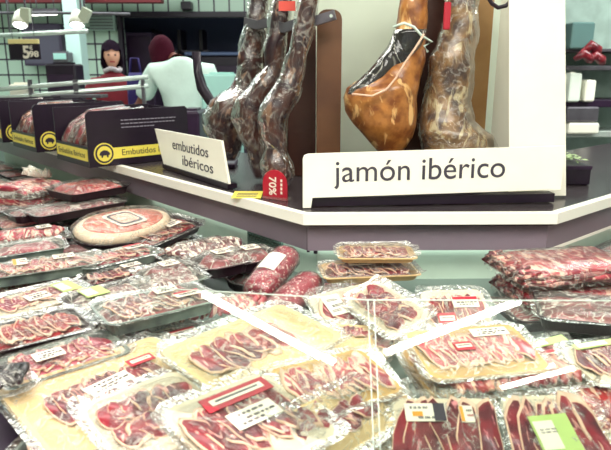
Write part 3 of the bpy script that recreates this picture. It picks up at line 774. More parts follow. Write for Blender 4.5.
# right strip: shop behind
def right_shop():
    Y = 4.2
    def X(px, y=Y): return PY(px, 100, y).x
    e = empty('wall_shelving', ((X(560)+X(640))/2, Y+.25, 0), 'grey shelving with pale back seen right of the white upright', 'shelving')
    W = X(660)-X(545)
    mb = MB(); mb.box((0, .2, 1.2), (W, .03, 2.4)); mb.build('back_panel', mat('grey_teal_panel', '#a9bfb6', .5, vary=.2), e)
    for py, th in ((50, .02), (68, .03), (104, .05), (135, .04)):
        z = PY(580, py, Y).z; mb = MB(); mb.box((0, 0, z), (W, .4, th), bev=.003); mb.build('shelf', [DSTEEL, DSTEEL, DARK, STEEL][(50, 68, 104, 135).index(py)], e)
    mb = MB(); mb.box((-W/2+.02, 0, 1.2), (.03, .4, 2.4)); mb.build('side_panel', DSTEEL, e)
    def it(name, x0, x1, y0, y1, m, label, cat, yy=Y-.02, dep=.2):
        p, q = PY(x0, y1, yy), PY(x1, y0, yy)
        e = empty(name, ((p.x+q.x)/2, yy+dep/2, p.z), label, cat)
        mb = MB(); mb.box((0, 0, (q.z-p.z)/2), (q.x-p.x, dep, q.z-p.z), bev=.01); mb.build('body', m, e); return e, q.x-p.x, q.z-p.z
    e, W_, H_ = it('oven', 570, 596, 22, 49, mat('slate_teal', '#5c7a78', .3), 'grey glass-fronted oven on the top shelf beside the white upright', 'oven')
    mb = MB(); mb.box((0, -.005, H_*.5), (W_*.8, .012, H_*.7)); mb.build('door', mat('dark_teal_glass', '#6f8f8e', .1), e)
    p = PY(588, 55, Y-.1)
    for k, (x, y_, lab) in enumerate(((582, 58, 'lower one'), (590, 50, 'upper one'), (594, 60, 'one at the picture edge'))):
        mb = MB(); c = PY(x, y_, Y-.06); mb.tube([Vector((-.05, 0, -.01)), Vector((0, -.01, .03)), Vector((.05, 0, .0)), Vector((.07, 0, -.03))], [.015, .035, .035, .012], 8)
        o = mb.build('dried_sausage', LOMO, smooth=True); o.location = c; tag(o, f'dark red dried sausage on the grey shelving, {lab}', 'sausage', 'dried sausages on the shelving')
    e, W_, H_ = it('slicing_machine', 568, 583, 73, 102, mat('white_enamel_machine', '#eef6ea', .3), 'white slicing machine with round guard on the shelf behind the white upright', 'slicer')
    mb = MB(); RX = Matrix.Translation((0, -.01, H_*.75)) @ Matrix.Rotation(math.pi/2, 4, 'X'); mb.cyl((0, 0, 0), .055, .02, 20, M=RX); mb.build('blade_guard', WHITE, e)
    mb = MB(); mb.box((-W_*.2, -.01, H_*.3), (.012, .01, .09)); mb.build('handle', DSTEEL, e)
    e, W_, H_ = it('counter_scale', 584, 597, 80, 102, WHITE, 'white counter scale beside the slicing machine', 'scale')
    mb = MB(); mb.box((0, -.005, H_*.7), (W_*.7, .01, H_*.3)); mb.build('display', CASED, e)
    e, W_, H_ = it('storage_crate', 566, 600, 107, 122, DSTEEL, 'grey steel crate on the lower shelf right of the white upright', 'crate')
    mb = MB(); mb.box((0, -.005, H_*.5), (W_*.8, .01, .02)); mb.build('rim', STEEL, e)
    e, W_, H_ = it('white_box', 568, 600, 123, 134, WHITE, 'long white box on the lower shelf right of the white upright', 'box')
    # dark cabinet and leafy tray low down
    q = PY(567, 166, 1.95); r = PY(592, 166, 1.95)
    e = empty('dark_crate', ((q.x+r.x)/2, 2.03, ZL+.001), 'dark plum crate standing on the ledge, right of the wide sign', 'crate')
    mb = MB(); mb.box((0, 0, (q.z-ZL)/2), (r.x-q.x, .16, q.z-ZL), bev=.004); mb.build('body', BLACK, e)
    mb = MB(); mb.box((0, -.082, (q.z-ZL)*.9), ((r.x-q.x)*.98, .008, .012)); mb.build('rim', DARK, e)
    mb = MB()
    rr = random.Random(5)
    for k in range(40):
        x, y, z = rr.uniform(-.035, .035), rr.uniform(-.05, .05), rr.uniform(0, .02); a = rr.uniform(0, 6)
        R = Matrix.Rotation(a, 3, 'Z') @ Matrix.Rotation(rr.uniform(-.8, .8), 3, 'X')
        mb.add([R @ Vector(v)+Vector((x, y, z)) for v in ((-.012, 0, 0), (0, -.006, .002), (.014, 0, 0), (0, .006, .002))], [(0, 1, 2, 3)])
    o = mb.build('herb_garnish', mat('pale_green_leaf', '#b9cf9a', .6)); o.location = ((q.x+r.x)/2, 2.03, q.z+.006); tag(o, 'loose pale green garnish on top of the dark plum crate', 'garnish'); o['kind'] = 'stuff'
right_shop()

# ---------------------------------------------------------------- people
def skin_mesh(name, joints, edges, m, parent, sub=2, root=0):
    me = bpy.data.meshes.new(name); me.from_pydata([j[0] for j in joints], edges, [])
    o = bpy.data.objects.new(name, me); COL.objects.link(o); me.materials.append(m)
    if parent: o.parent = parent
    sk = o.modifiers.new('skin', 'SKIN'); sk.use_smooth_shade = True
    for i, j in enumerate(joints):
        r = j[1]; r = (r, r) if not isinstance(r, tuple) else r
        me.skin_vertices[0].data[i].radius = r; me.skin_vertices[0].data[i].use_root = (i == root)
    s = o.modifiers.new('sub', 'SUBSURF'); s.levels = sub; s.render_levels = sub
    return o
def head(e, zc, hair_m, skin_m, yaw, long_hair, name_hair='hair', fwd=0, hx=0):
    """egg shaped head facing -y before yaw, with nose, ears, eyes, mouth; returned as verts for the body neck to meet"""
    R = Matrix.Translation((hx, fwd, zc)) @ Matrix.Rotation(yaw, 4, 'Z')
    mb = MB(); rings = []
    for k in range(13):
        t = math.pi*k/12; z = math.cos(t)*.118; r = math.sin(t)
        jaw = 1-.28*max(0, -math.cos(t))
        ring = []
        for i in range(20):
            a = 2*math.pi*i/20; x = math.cos(a)*r*.078*jaw; y = math.sin(a)*r*.097*(1-.12*max(0, -math.cos(t)))
            if y < 0:
                nz = math.exp(-(x/.014)**2)*math.exp(-((z+.018)/.02)**2)*.022
                ey = -math.exp(-((abs(x)-.03)/.014)**2)*math.exp(-((z-.008)/.012)**2)*.007
                y -= (nz+ey)*r
            ring.append(R @ Vector((x, y, z)))
        rings.append(ring)
    mb.loft(rings)
    for s in (-1, 1): mb.box(R @ Vector((s*.08, .005, -.005)), (.018, .03, .05), bev=.008)
    h = mb.build('head', skin_m, e, smooth=True)
    mb = MB()
    for s in (-1, 1): mb.cyl((s*.03, .006, .086), .009, .006, 10, M=R @ Matrix.Rotation(math.pi/2, 4, 'X'))
    mb.build('eyes', BLACK, h)
    mb = MB(); mb.box(R @ Vector((0, -.083, -.055)), (.045, .012, .009), rot=Matrix.Rotation(yaw, 3, 'Z')); mb.build('mouth', RED, h)
    mb = MB(); rings = []
    for k in range(11):
        t = math.pi*(.0+.72*k/10); z = math.cos(t)*.135+.012; r = math.sin(t)
        ring = []
        for i in range(24):
            a = 2*math.pi*i/24; fr = max(0, -math.sin(a))
            rx, ry = .095, .112
            cut = 1.0
            zz = z
            if fr > .35 and z < .05: zz = .05+.01*math.sin(a*7)   # open around the face
            x = math.cos(a)*r*rx; y = math.sin(a)*r*ry+.012
            if long_hair and z < 0: x *= 1.12
            x += noise.noise(Vector((a*3, k, 1)))*.01
            ring.append(R @ Vector((x, y, zz-(.05 if long_hair and k > 7 and fr < .5 else 0))))
        rings.append(ring)
    mb.loft(rings); mb.build(name_hair, hair_m, e, smooth=True)
def person(loc, yaw, label, skin_m, arms, torso_m, leg_m, hair_m, head_yaw, long_hair, sleeve, group=None, hgt=1.0, collar=False, hfwd=-.01, hz=1.65, hx=0, gz=0):
    e = empty('person', loc, label, 'person'); e.rotation_euler = (0, 0, yaw)
    J = [((0, 0, .95), (.12, .09)), ((0, 0, 1.15), (.12, .085)), ((0, 0, 1.36), (.13, .09)), ((0, 0, 1.50), (.052, .052)), ((hx*.6, hfwd*.7, 1.57), (.045, .045))]
    E = [(0, 1), (1, 2), (2, 3), (3, 4)]
    G = [((0, 0, .86), (.16, .115)), ((0, 0, 1.1), (.15, .11)), ((0, 0, 1.34+gz), (.18, .125)), ((0, 0, 1.47+gz), (.10, .09)), ((0, 0, 1.525+gz*.6), (.066, .064))]
    GE = [(0, 1), (1, 2), (2, 3), (3, 4)]
    for s in (-1, 1):
        sh, el, wr = arms[s]
        b = len(J); d = (Vector(wr)-Vector(el)).normalized()
        J += [(tuple(sh), .05), (tuple(el), .038), (tuple(wr), .026), (tuple(Vector(wr)+d*.07), (.035, .018))]
        E += [(2, b), (b, b+1), (b+1, b+2), (b+2, b+3)]
        side = Vector((0, 0, 1)).cross(d); side = side.normalized() if side.length > .1 else Vector((1, 0, 0))
        for f, (o_, l) in enumerate(((-.028, .062), (-.009, .075), (.010, .07), (.028, .055))):
            k = len(J); p = Vector(wr)+d*.085+side*o_
            J += [(tuple(p), .009), (tuple(p+d*l*.55+Vector((0, 0, -.008))), .008), (tuple(p+d*l+Vector((0, 0, -.022))), .007)]
            E += [(b+3, k), (k, k+1), (k+1, k+2)]
        k = len(J); p = Vector(wr)+d*.04-side*.04*s
        J += [(tuple(p), .011), (tuple(p+d*.04-side*.015*s), .009)]; E += [(b+2, k), (k, k+1)]
        g = len(G); mid = Vector(sh).lerp(Vector(el), .55)
        G += [(tuple(Vector(sh)), .082 if sleeve == 'short' else .068)]; GE += [(2, g)]
        if sleeve == 'short': G += [(tuple(mid), .078), (tuple(Vector(sh).lerp(Vector(el), .85)), .080)]; GE += [(g, g+1), (g+1, g+2)]
        else: G += [(tuple(el), .056), (tuple(Vector(el).lerp(Vector(wr), .93)), .042)]; GE += [(g, g+1), (g+1, g+2)]
    T = [((0, 0, .94), (.145, .105))]; TE = []
    for s in (-1, 1):
        b = len(J); J += [((s*.09, 0, .88), .075), ((s*.10, -.01, .48), .055), ((s*.10, .01, .08), .04), ((s*.11, -.14, .035), (.04, .03))]
        E += [(0, b), (b, b+1), (b+1, b+2), (b+2, b+3)]
        q = len(T); T += [((s*.09, 0, .86), .098), ((s*.10, -.01, .48), .078), ((s*.10, .01, .10), .065)]; TE += [(0, q), (q, q+1), (q+1, q+2)]
        mb = MB(); mb.loft([[(s*.11+p[0]*k, -.06+p[1]*k, z) for p in rrect(.10, .28, .045, 4)] for z, k in ((0, 1), (.03, 1.02), (.07, .85), (.10, .55))]); mb.build('shoe', BLACK, e, smooth=True)
    skin_mesh('body', J, E, skin_m, e)
    skin_mesh('shirt' if sleeve == 'short' else 'sweater', G, GE, torso_m, e)
    skin_mesh('trousers', T, TE, leg_m, e)
    head(e, hz, hair_m, skin_m, head_yaw, long_hair, fwd=hfwd, hx=hx)
    if collar:
        mb = MB(); mb.tube([Vector((.07*math.cos(a), .065*math.sin(a)-.005, 1.525+.012*math.sin(3*a))) for a in [2*math.pi*k/14 for k in range(15)]], .022, 8); mb.build('scarf', mat('grey_white_scarf', '#c9bfc4', .8, vary=.4, scale=40), e, smooth=True)
    e.scale = (hgt,)*3
    return e
# maroon sweater, facing us, at the far counter
p1 = PY(112, 60, 5.75); sc = 1.0
arms1 = {-1: ((-.18, 0, 1.40), (-.34, -.02, 1.16), (-.36, -.25, 1.25)), 1: ((.18, 0, 1.40), (.24, -.03, 1.12), (.12, -.26, 1.10))}
person((p1.x, 5.75, 0), .1, 'person with dark hair in a maroon sweater and scarf facing the counter', SKIN, arms1, MAROON, DARK, HAIRD, .25, True, 'long', collar=True, hgt=.985)
p2 = PY(181, 60, 4.95)
arms2 = {-1: ((-.21, 0, 1.44), (-.27, .03, 1.12), (-.25, -.12, .92)), 1: ((.21, 0, 1.44), (.33, -.12, 1.2), (.42, -.36, 1.12))}
p2e = person((p2.x, 4.95, 0), math.pi+.2, 'person in a white short-sleeved shirt with reddish hair, seen from behind', SKIN2, arms2, SHIRT, mat('white_trousers', '#d8efe6', .8), HAIRR, .5, False, 'short', hgt=1.03, hfwd=-.13, hz=1.575, hx=.15, gz=.055)
# violet bag / apron next to sweater
mb = MB(); c = PY(137, 96, 5.4)
e = empty('shoulder_bag', (c.x, 5.4, c.z-.16), 'violet-blue bag between the maroon sweater and the white shirt', 'bag')
mb.loft([[(p[0]*k, p[1]*k, z) for p in rrect(.15, .1, .03, 4)] for z, k in ((0, .8), (.02, 1), (.3, 1), (.36, .7))]); mb.build('bag_body', BLUE, e, smooth=True)
mb = MB(); mb.tube([Vector((-.05, 0, .34)), Vector((-.03, 0, .48)), Vector((.03, 0, .48)), Vector((.05, 0, .34))], .01, 6); mb.build('strap', BLUE, e, smooth=True)

# ---------------------------------------------------------------- meat packs
def slice_(mb, cx, cy, cz, rx, ry, ang, tilt, rr, mi_lean=0, mi_fat=1, n=14):
    o_in = rr.choice((.72, .86, .9, .93, .95))
    ca, sa = math.cos(ang), math.sin(ang); rings = [[], [], []]
    ph = rr.uniform(0, 6)
    for i in range(n):
        t = 2*math.pi*i/n; k = 1+.10*math.sin(2*t+ph)+.07*math.sin(5*t+ph*2)
        for q, (f, dz) in enumerate(((o_in, .0008), (1.0, 0), (1.0, -.002))):
            x, y = rx*k*f*math.cos(t), ry*k*f*math.sin(t)
            z = cz+x*math.sin(tilt)+.0035*math.sin(3*t+ph)*f+dz
            rings[q].append((cx+x*ca-y*sa, cy+x*sa+y*ca, z))
    o = len(mb.v); mb.v += [Vector(p) for r in rings for p in r]+[Vector((cx, cy, cz+.002))]
    for i in range(n):
        j = (i+1) % n
        mb.f.append([o+3*n, o+i, o+j]); mb.mi.append(mi_lean)
        mb.f.append([o+i, o+n+i, o+n+j, o+j]); mb.mi.append(mi_fat)
        mb.f.append([o+n+i, o+2*n+i, o+2*n+j, o+n+j]); mb.mi.append(mi_fat)
def skirt_top(L, W, r, z_edge, z_top, rr, nz=.004, rings=6, seed=0):
    out = []
    for k in range(rings+1):
        f = 1-k/rings*.96
        ring = []
        for x, y in rrect(L*f, W*f, r*f, 5):
            h = z_edge+(z_top-z_edge)*min(1, (k/rings)*2.6)**.7
            h += noise.noise(Vector((x*38+seed*3.1, y*38, seed)))*nz*(1 if k else .15)
            ring.append((x, y, h))
        out.append(ring)
    return out
def label_card(e, x, y, z, w, h, ang, m, accents, name='label', tilt=0):
    """a printed sticker; accents = list of (dx, dy, w, h, material) in fractions"""
    mb = MB(); R = Matrix.Rotation(ang, 3, 'Z') @ Matrix.Rotation(tilt, 3, 'X')
    w *= .8; h *= .8; mb.box((x, y, z), (w, h, .0012), rot=R); o = mb.build(name, m, e)
    for dx, dy, ww, hh, am in accents:
        mb = MB()
        if hh <= .12:
            q = random.Random(int(dy*100)+7); xx = dx-ww/2
            while xx < dx+ww/2:
                l = q.uniform(.05, .13)
                for yy in (.03, -.04): mb.box(Vector((x, y, z))+R @ Vector(((xx+l/2)*w, (dy+yy)*h, .0011)), (l*w, .035*h, .0008), rot=R)
                xx += l+.04
        else: mb.box(Vector((x, y, z))+R @ Vector((dx*w, dy*h, .0011)), (ww*w, hh*h, .0008), rot=R)
        mb.build('print', am, o)
    return o
BAR = lambda y, wd=.7, m=None: (0, y, wd, .07, m or GREYINK)
LABELS = {
    'white': (PAPER, [(0, .25, .6, .10, GREYINK), (.1, -.05, .6, .08, INK), (-.1, -.28, .5, .08, GREYINK)]),
    'redtop': (PAPER, [(0, .33, .96, .26, RED), (0, -.05, .7, .09, INK), (0, -.25, .5, .08, GREYINK)]),
    'green': (GREEN, [(-.2, .0, .5, .7, PAPER), (-.2, .1, .3, .12, INK)]),
    'orange': (PAPER, [(-.36, 0, .24, .9, ORANGE), (.2, .2, .45, .1, INK), (.2, -.1, .4, .1, RED)]),
    'black': (PAPER, [(.34, 0, .28, .98, INK), (-.15, .25, .45, .1, GREYINK), (-.2, -.1, .25, .25, ORANGE), (.0, -.3, .4, .08, GREYINK)]),
    'red': (RED, [(0, 0, .8, .42, PAPER), (0, .03, .66, .14, GREYINK)]),
}
COLLAR = film('loose_film_edge', haze=.05, crease_glint=.36, scale=30, bump=.8, gloss=.015)
def collar(e, L, W, z, rr, kind):
    """loose crinkled plastic standing out round the pack"""
    mb = MB(); n = 10; rings = []
    sd = rr.uniform(0, 90)
    for q, ex in enumerate((-.003, .005, .013)):
        ring = []
        for i, (x, y) in enumerate(rrect(L+2*ex, W+2*ex, .02+max(ex, 0), n)):
            k = noise.noise(Vector((x*30+sd, y*30, q))); f = 1+(k*.012/max(W, .05) if q == 2 else 0)
            ring.append((x*f, y*f, z+(0, .001, .003)[q]+(.0, .004, .009)[q]*k))
        rings.append(ring)
    mb.loft(rings, cap=False); mb.build('loose_film', COLLAR, e, smooth=True)
def board_pack(e, L, W, o, rr):
    """flat backing board with overlapping slices under film"""
    bm_ = o.get('board', CREAM); r = .018
    mb = MB(); mb.loft([[(p[0], p[1], z) for p in rrect(L-2*i, W-2*i, r, 4)] for z, i in ((0, .002), (.001, 0), (.004, 0), (.005, .002))]); mb.build('board', bm_, e)
    fx, fy = o.get('area', (.74, .62)); fx *= L; fy *= W; ox, oy = o.get('shift', (0, 0)); ox *= L; oy *= W
    mb = MB(); n = o.get('n', 8); m = o.get('meat', JAMON)
    for row in range(o.get('rows', 1)):
        R_ = o.get('rows', 1); cy = oy+(row-(R_-1)/2)*fy/R_
        for i in range(n):
            cx = ox-fx/2+fx*(i+.5)/n
            slice_(mb, cx+rr.uniform(-.003, .003), cy+rr.uniform(-.004, .004), .009+rr.uniform(0, .002), max(fx/n*1.25, .016), fy/R_*.55, rr.uniform(-.25, .25)+o.get('sl', 0), -.12, rr)
    mb.build('sliced_meat', [m, o.get('fat', FATM)], e, smooth=True)
    mb = MB(); rings = skirt_top(L*.93, W*.9, .03, .005, .0145, rr, .003, seed=rr.random()*50)
    mb.loft(rings, cap=False); mb.f.append([len(mb.v)-len(rings[0])+i for i in range(len(rings[0]))]); mb.mi.append(0)
    mb.build('clear_film', o.get('film', FILM), e, smooth=True)
    z = .0155
    for (lx, ly, lw, lh, la, kind) in o.get('labels', []):
        m_, acc = LABELS[kind]; label_card(e, lx*L, ly*W, z, lw*L, lh*W, math.radians(la), m_, acc)
    return .0175
def tray_pack(e, L, W, o, rr):
    h = o.get('h', .03); r = o.get('r', .02); tm = o.get('tray', DTRAY)
    mb = MB(); lv = ((0, .012), (.002, .008), (h-.003, .002), (h-.002, -.003), (h, -.003), (h, .003), (h-.003, .005), (.004, .014))
    mb.loft([[(p[0], p[1], z) for p in rrect(L-2*i, W-2*i, r, 4)] for z, i in lv]); mb.build('tray', tm, e)
    mb = MB(); rings = skirt_top(L-.024, W-.024, r*.8, h-.012, h+o.get('pile', .004), rr, o.get('lump', .010), rings=8, seed=rr.random()*90)
    mb.loft([[(x*.98, y*.98, .005) for x, y, z in rings[0]]]+rings); mb.build('meat', o.get('meat', JAMON), e, smooth=True)
    if o.get('slices'):
        mb = MB(); n = o['slices']; m = o.get('meat', JAMON)
        for i in range(n):
            slice_(mb, -L*.38+L*.76*(i+.5)/n, rr.uniform(-.004, .004), h+.004, L*.76/n*1.2, W*.36, rr.uniform(-.2, .2), -.25, rr)
        mb.build('sliced_meat', [m, o.get('fat', FATM)], e)
    mb = MB(); top = h+.010+o.get('pile', .004); rings = skirt_top(L+.002, W+.002, r, h+.001, top, rr, o.get('fz', .005), seed=rr.random()*50)
    mb.loft(rings, cap=False); mb.f.append([len(mb.v)-len(rings[0])+i for i in range(len(rings[0]))]); mb.mi.append(0)
    mb.build('clear_film', o.get('film', FILM), e, smooth=True)
    for (lx, ly, lw, lh, la, kind) in o.get('labels', []):
        m_, acc = LABELS[kind]; label_card(e, lx*L, ly*W, top+.003, lw*L, lh*W, math.radians(la), m_, acc)
    return top+.004
def oval_pack(e, L, W, o, rr):
    """half a boned ham, cut face up, in a shallow dark oval tray"""
    def ell(k, n=28, dz=0): return [(L/2*k*math.cos(2*math.pi*i/n)*(1+.06*math.cos(2*math.pi*i/n)), W/2*k*math.sin(2*math.pi*i/n), dz) for i in range(n)]
    mb = MB(); mb.loft([ell(.86, dz=0), ell(.95, dz=.012), ell(1.0, dz=.026), ell(.97, dz=.026), ell(.90, dz=.014)]); mb.build('tray', DTRAY, e, smooth=True)
    mb = MB(); mb.loft([ell(.9, dz=.015), ell(.955, dz=.034), ell(.90, dz=.046), ell(.80, dz=.050)]); mb.build('fat_rim', mat('cream_rind', '#f4dcc0', .4, vary=.15), e, smooth=True)
    mb = MB(); mb.loft([ell(.78, dz=.0495), ell(.76, dz=.0525), ell(.4, dz=.0545), ell(.05, dz=.055)]); mb.build('cut_face', meat('salmon_ham_face', '#dc8270', '#f6cdb0', '#c05a50', 'streak', 12, .56), e, smooth=True)
    mb = MB(); R = rrect(L*.30, W*.5, .02, 4); mb.loft([[(x+L*.02, y, z) for x, y in R] for z in (.0565, .058)]); lb = mb.build('label', PAPER, e)
    mb = MB(); mb.loft([[(x*.8+L*.02, y*.8, z) for x, y in R] for z in (.058, .0588)]); mb.build('print', GREYINK, lb)
    mb = MB(); mb.loft([[(x*.66+L*.02, y*.62, z) for x, y in R] for z in (.0588, .0594)]); mb.build('print', mat('pale_pink_print', '#f0c4b0', .5), lb)
    mb = MB(); mb.loft([ell(1.02, dz=.026), ell(1.0, dz=.045), ell(.85, dz=.060), ell(.4, dz=.064), ell(.05, dz=.064)], cap=False); mb.build('clear_film', FILM, e, smooth=True)
    return .065
def chub_pack(e, L, W, o, rr):
    """whole round piece (salami / chorizo) in shrink wrap"""
    R = W/2; k_ = o.get('flat', .8)
    prof = [(-.5, .25), (-.485, .55), (-.45, .82), (-.38, .97), (-.2, 1), (0, 1.02), (.2, 1), (.38, .96), (.45, .82), (.485, .55), (.5, .25)]
    def body(f, n=18): return [[(x*L, R*r*f*math.cos(2*math.pi*i/n), R*k_+R*r*f*k_*math.sin(2*math.pi*i/n)+noise.noise(Vector((x*9, i*.8, o.get('seed', 0))))*.004) for i in range(n)] for x, r in prof]
    mb = MB(); mb.loft(body(.93)); mb.build('meat', o.get('meat', SALA), e, smooth=True)
    mb = MB(); mb.loft(body(1.03)); mb.build('shrink_wrap', o.get('film', FILMC), e, smooth=True)
    if o.get('sticker'):
        m_, acc = LABELS[o['sticker']]
        mb = MB(); n = 9; pts = []
        for x in (-.16*L, .2*L):
            for i in range(n):
                a = math.radians(58+o.get('la', 0)+i*8); pts.append((x, R*1.07*math.cos(a), R*k_+R*1.07*k_*math.sin(a)))
        mb.add(pts, [(i, i+1, n+i+1, n+i) for i in range(n-1)]); 
        lb = mb.build('label', m_, e, smooth=True)
    return 2*R*k_
def lumpy_pack(e, L, W, o, rr):
    """soft vacuum pack of folded slices: overlapping folded strips"""
    mb = MB(); n = o.get('n', 9); h = o.get('h', .03)
    for i in range(n):
        x = -L*.42+L*.84*(i+.5)/n; pts = []
        for j in range(7):
            y = (-.42+.84*j/6)*W; pts.append(Vector((x+.012*math.sin(j*1.4+i), y, h*.5+h*.32*math.sin(math.pi*j/6)+rr.uniform(-.003, .003))))
        mb.tube(pts, [L/n*.3]+[L/n*.62]*5+[L/n*.3], 7, flat=.75)
    mb.build('folded_slices', o.get('meat', PALE), e, smooth=True)
    mb = MB(); n_ = 2
    rings = [[(x, y, .001) for x, y in rrect(L, W, .02, 5)]]+skirt_top(L, W, .02, .004, h*1.05, rr, .010, rings=7, seed=rr.random()*70)
    mb.loft(rings, cap=False); mb.f.append([len(mb.v)-len(rings[0])+i for i in range(len(rings[0]))]); mb.mi.append(0)
    mb.build('clear_film', o.get('film', FILMC), e, smooth=True)
    for (lx, ly, lw, lh, la, kind) in o.get('labels', []):
        m_, acc = LABELS[kind]; label_card(e, lx*L, ly*W, h*1.1+.006, lw*L, lh*W, math.radians(la), m_, acc)
    return h*1.1+.008
def slab_pack(e, L, W, o, rr):
    """block of long flat rashers: thin wavy layers, folded at the left end"""
    h = o.get('h', .03); mb = MB(); n = 4
    for k in range(n):
        z0 = .003+k*(h-.006)/n; rings = []
        for i in range(15):
            x = -L*.46+L*.92*i/14; fold = .010*math.sin(i*1.3+k*.9) if i < 4 else .003*math.sin(i*.9+k*2)
            ww = W*(.42+.03*math.sin(i*.7+k*1.7)); t = (h/n)*.48
            rings.append([(x, -ww+fold, z0), (x, ww+fold, z0), (x, ww*1.01+fold, z0+t), (x, ww*.98, z0+2*t), (x, -ww*.98+fold, z0+2*t), (x, -ww*1.02+fold, z0+t)])
        mb.loft(rings, mi=k % 2)
    mb.build('rashers', [o.get('meat', BACON), PALE], e, smooth=True)
    mb = MB()
    for k in range(5):
        y = -W*.42+W*.84*k/4; mb.tube([Vector((-L*.44, y, .006)), Vector((-L*.485, y+.006, h*.45)), Vector((-L*.45, y, h*.9)), Vector((-L*.36, y-.004, h+.002))], [.008, .012, .012, .006], 7, flat=.6)
    mb.build('folded_ends', meat('dark_red_folds', '#8c1c26', '#e8b09c', '#4e0c1c', 'streak', 20, .56), e, smooth=True)
    mb = MB(); rings = [[(x, y, .001) for x, y in rrect(L, W, .02, 5)]]+skirt_top(L, W, .02, h*.8, h+.010, rr, .006, rings=6, seed=rr.random()*70)
    mb.loft(rings, cap=False); mb.f.append([len(mb.v)-len(rings[0])+i for i in range(len(rings[0]))]); mb.mi.append(0)
    mb.build('clear_film', FILM, e, smooth=True)
    return h+.008
GEN = {'slab': (slab_pack, 'bacon_pack', 'bacon'), 'board': (board_pack, 'sliced_meat_pack', 'meat pack'), 'tray': (tray_pack, 'meat_tray', 'meat tray'), 'oval': (oval_pack, 'ham_half', 'ham'),
       'chub': (chub_pack, 'wrapped_salami', 'salami'), 'lumpy': (lumpy_pack, 'vacuum_pack', 'meat pack')}
ORD = ['just beneath the top one', 'third from the top', 'fourth from the top', 'fifth from the top', 'sixth from the top']
_seed = [100]
UNDER, TOPS, FLOORP, STK = [], [], [], []
def pack(kind, A, B, z, W, label, under=0, zB=None, roll=0, dz=None, slip=(0, 0), force=False, Lx=None, short=None, fan=0, **o):
    """A, B: where the two ends of the long axis stand; z: height of the base"""
    M, L = frame_M(A, B, z, zB, roll); L = Lx or L
    fn, name, cat = GEN[kind]; rr = random.Random(_seed[0]); _seed[0] += 1
    e = empty(name, label=label, cat=cat, M=M)
    h = fn(e, L, W, o, rr); dz = h; TOPS.append(e)
    if kind in ('board', 'tray', 'lumpy'): collar(e, L, W, {'board': .006, 'tray': h*.6, 'lumpy': .006}[kind], rr, kind)
    if under: e['group'] = short
    STK.append((short, mine := []))
    for k in range(under):
        c = copy_tree(e)
        step = max(dz, h) if kind != 'board' else h
        c.matrix_world = M @ Matrix.Translation((rr.uniform(-.008, .008)+slip[0]*(k+1), rr.uniform(-.008, .004)+slip[1]*(k+1), -(step+.0008)*(k+1))) @ Matrix.Rotation(math.radians(rr.uniform(-3, 3)+fan*(k+1)), 4, 'Z')
        (TOPS if force else UNDER).append(c); mine.append(c)
        c['label'] = f'{short}, {ORD[k]}'
    return e

# -- far left, back to front
bag = pack('lumpy', (2, 198), (52, 188), 1.03, .24, 'crumpled vacuum pack of red and white meat at the far left edge below the boxes', under=1, short='red and white vacuum packs at the far left edge', meat=PALE, n=8, h=.04, film=FILMW)
mb = MB(); n = 27; o_ = Vector((.10, -.02, .05)); ring = []
for i in range(n):
    a = math.radians(100+140*i/(n-1)); rr_ = .10+.02*math.sin(i*2.1)
    ring.append(o_+Vector((math.cos(a)*rr_, math.sin(a)*rr_*.8, .035+(.014 if i % 2 else -.012))))
ring2 = [o_+(p-o_)*.5+Vector((0, 0, .004 if k % 2 else -.006)) for k, p in enumerate(ring)]
for p, q in ((ring2, ring),):
    mb.add(p+q, [(i, i+1, n+i+1, n+i) for i in range(n-1)])
mb.add([o_]+ring2, [(0, i+1, i+2) for i in range(n-1)])
mb.build('gathered_film_end', film('white_gathered_film', haze=.45, crease_glint=.5, scale=30), bag, smooth=False, label='white pleated film end')
pack('tray', (52, 200), (110, 190), 1.03, .20, 'dark tray heaped with red meat on top of its stack below the nearest dark box', under=1, force=True, short='dark trays stacked below the nearest dark box', meat=CHOR, pile=.015, h=.03)
pack('tray', (30, 222), (118, 206), .985, .15, 'long dark tray of dark red meat in front of the dark tray stack', under=1, short='long dark trays in front of the dark tray stack', meat=LOMO, film=FILMW)
pack('oval', (72, 250), (165, 224), 1.005, .21, 'half boned ham with oval label in a dark oval tray', under=0, roll=10)
pack('tray', (10, 222), (48, 216), .975, .14, 'small dark red tray at the far left edge behind the pink packs', meat=LOMO, film=FILMW)
pack('lumpy', (-8, 242), (66, 234), .985, .12, 'pink sliced pack at the left edge, left of the half ham', under=0, meat=PALE, n=12, h=.025, film=FILMW, labels=[(.2, 0, .25, .4, 10, 'white')])
pack('tray', (-8, 262), (64, 252), .975, .12, 'clear tray of pink cubes at the left edge in front of the pink pack', meat=SALA, tray=CTRAY, film=FILMW)
pack('tray', (-10, 284), (98, 268), .985, .11, 'long orange-labelled tray of pink slices at the left edge', under=1, short='long trays of pink slices at the left edge', meat=PALE, tray=CTRAY, film=FILMW, slices=10, labels=[(-.22, 0, .16, .6, 0, 'orange'), (.18, 0, .25, .4, 0, 'white')])
pack('tray', (78, 276), (152, 258), .98, .10, 'pink sliced tray with white label just below the half ham', under=1, short='pink sliced trays just below the half ham', meat=PALE, tray=CTRAY, slices=8, labels=[(.25, 0, .3, .4, 0, 'redtop')])
pack('tray', (86, 293), (150, 277), .965, .08, 'narrow red sliced tray between the half ham and the green-labelled packs', meat=JAMON, tray=DTRAY, slices=8, labels=[(.2, 0, .35, .4, 0, 'white')])
pack('board', (-12, 314), (82, 288), .99, .13, 'white pack of specked salami with green corner label at the left edge', under=2, short='white salami packs with green corner labels', board=WBOARD, meat=SALA, n=9, labels=[(.32, 0, .26, .7, 0, 'green'), (-.02, -.1, .3, .4, 0, 'white')])
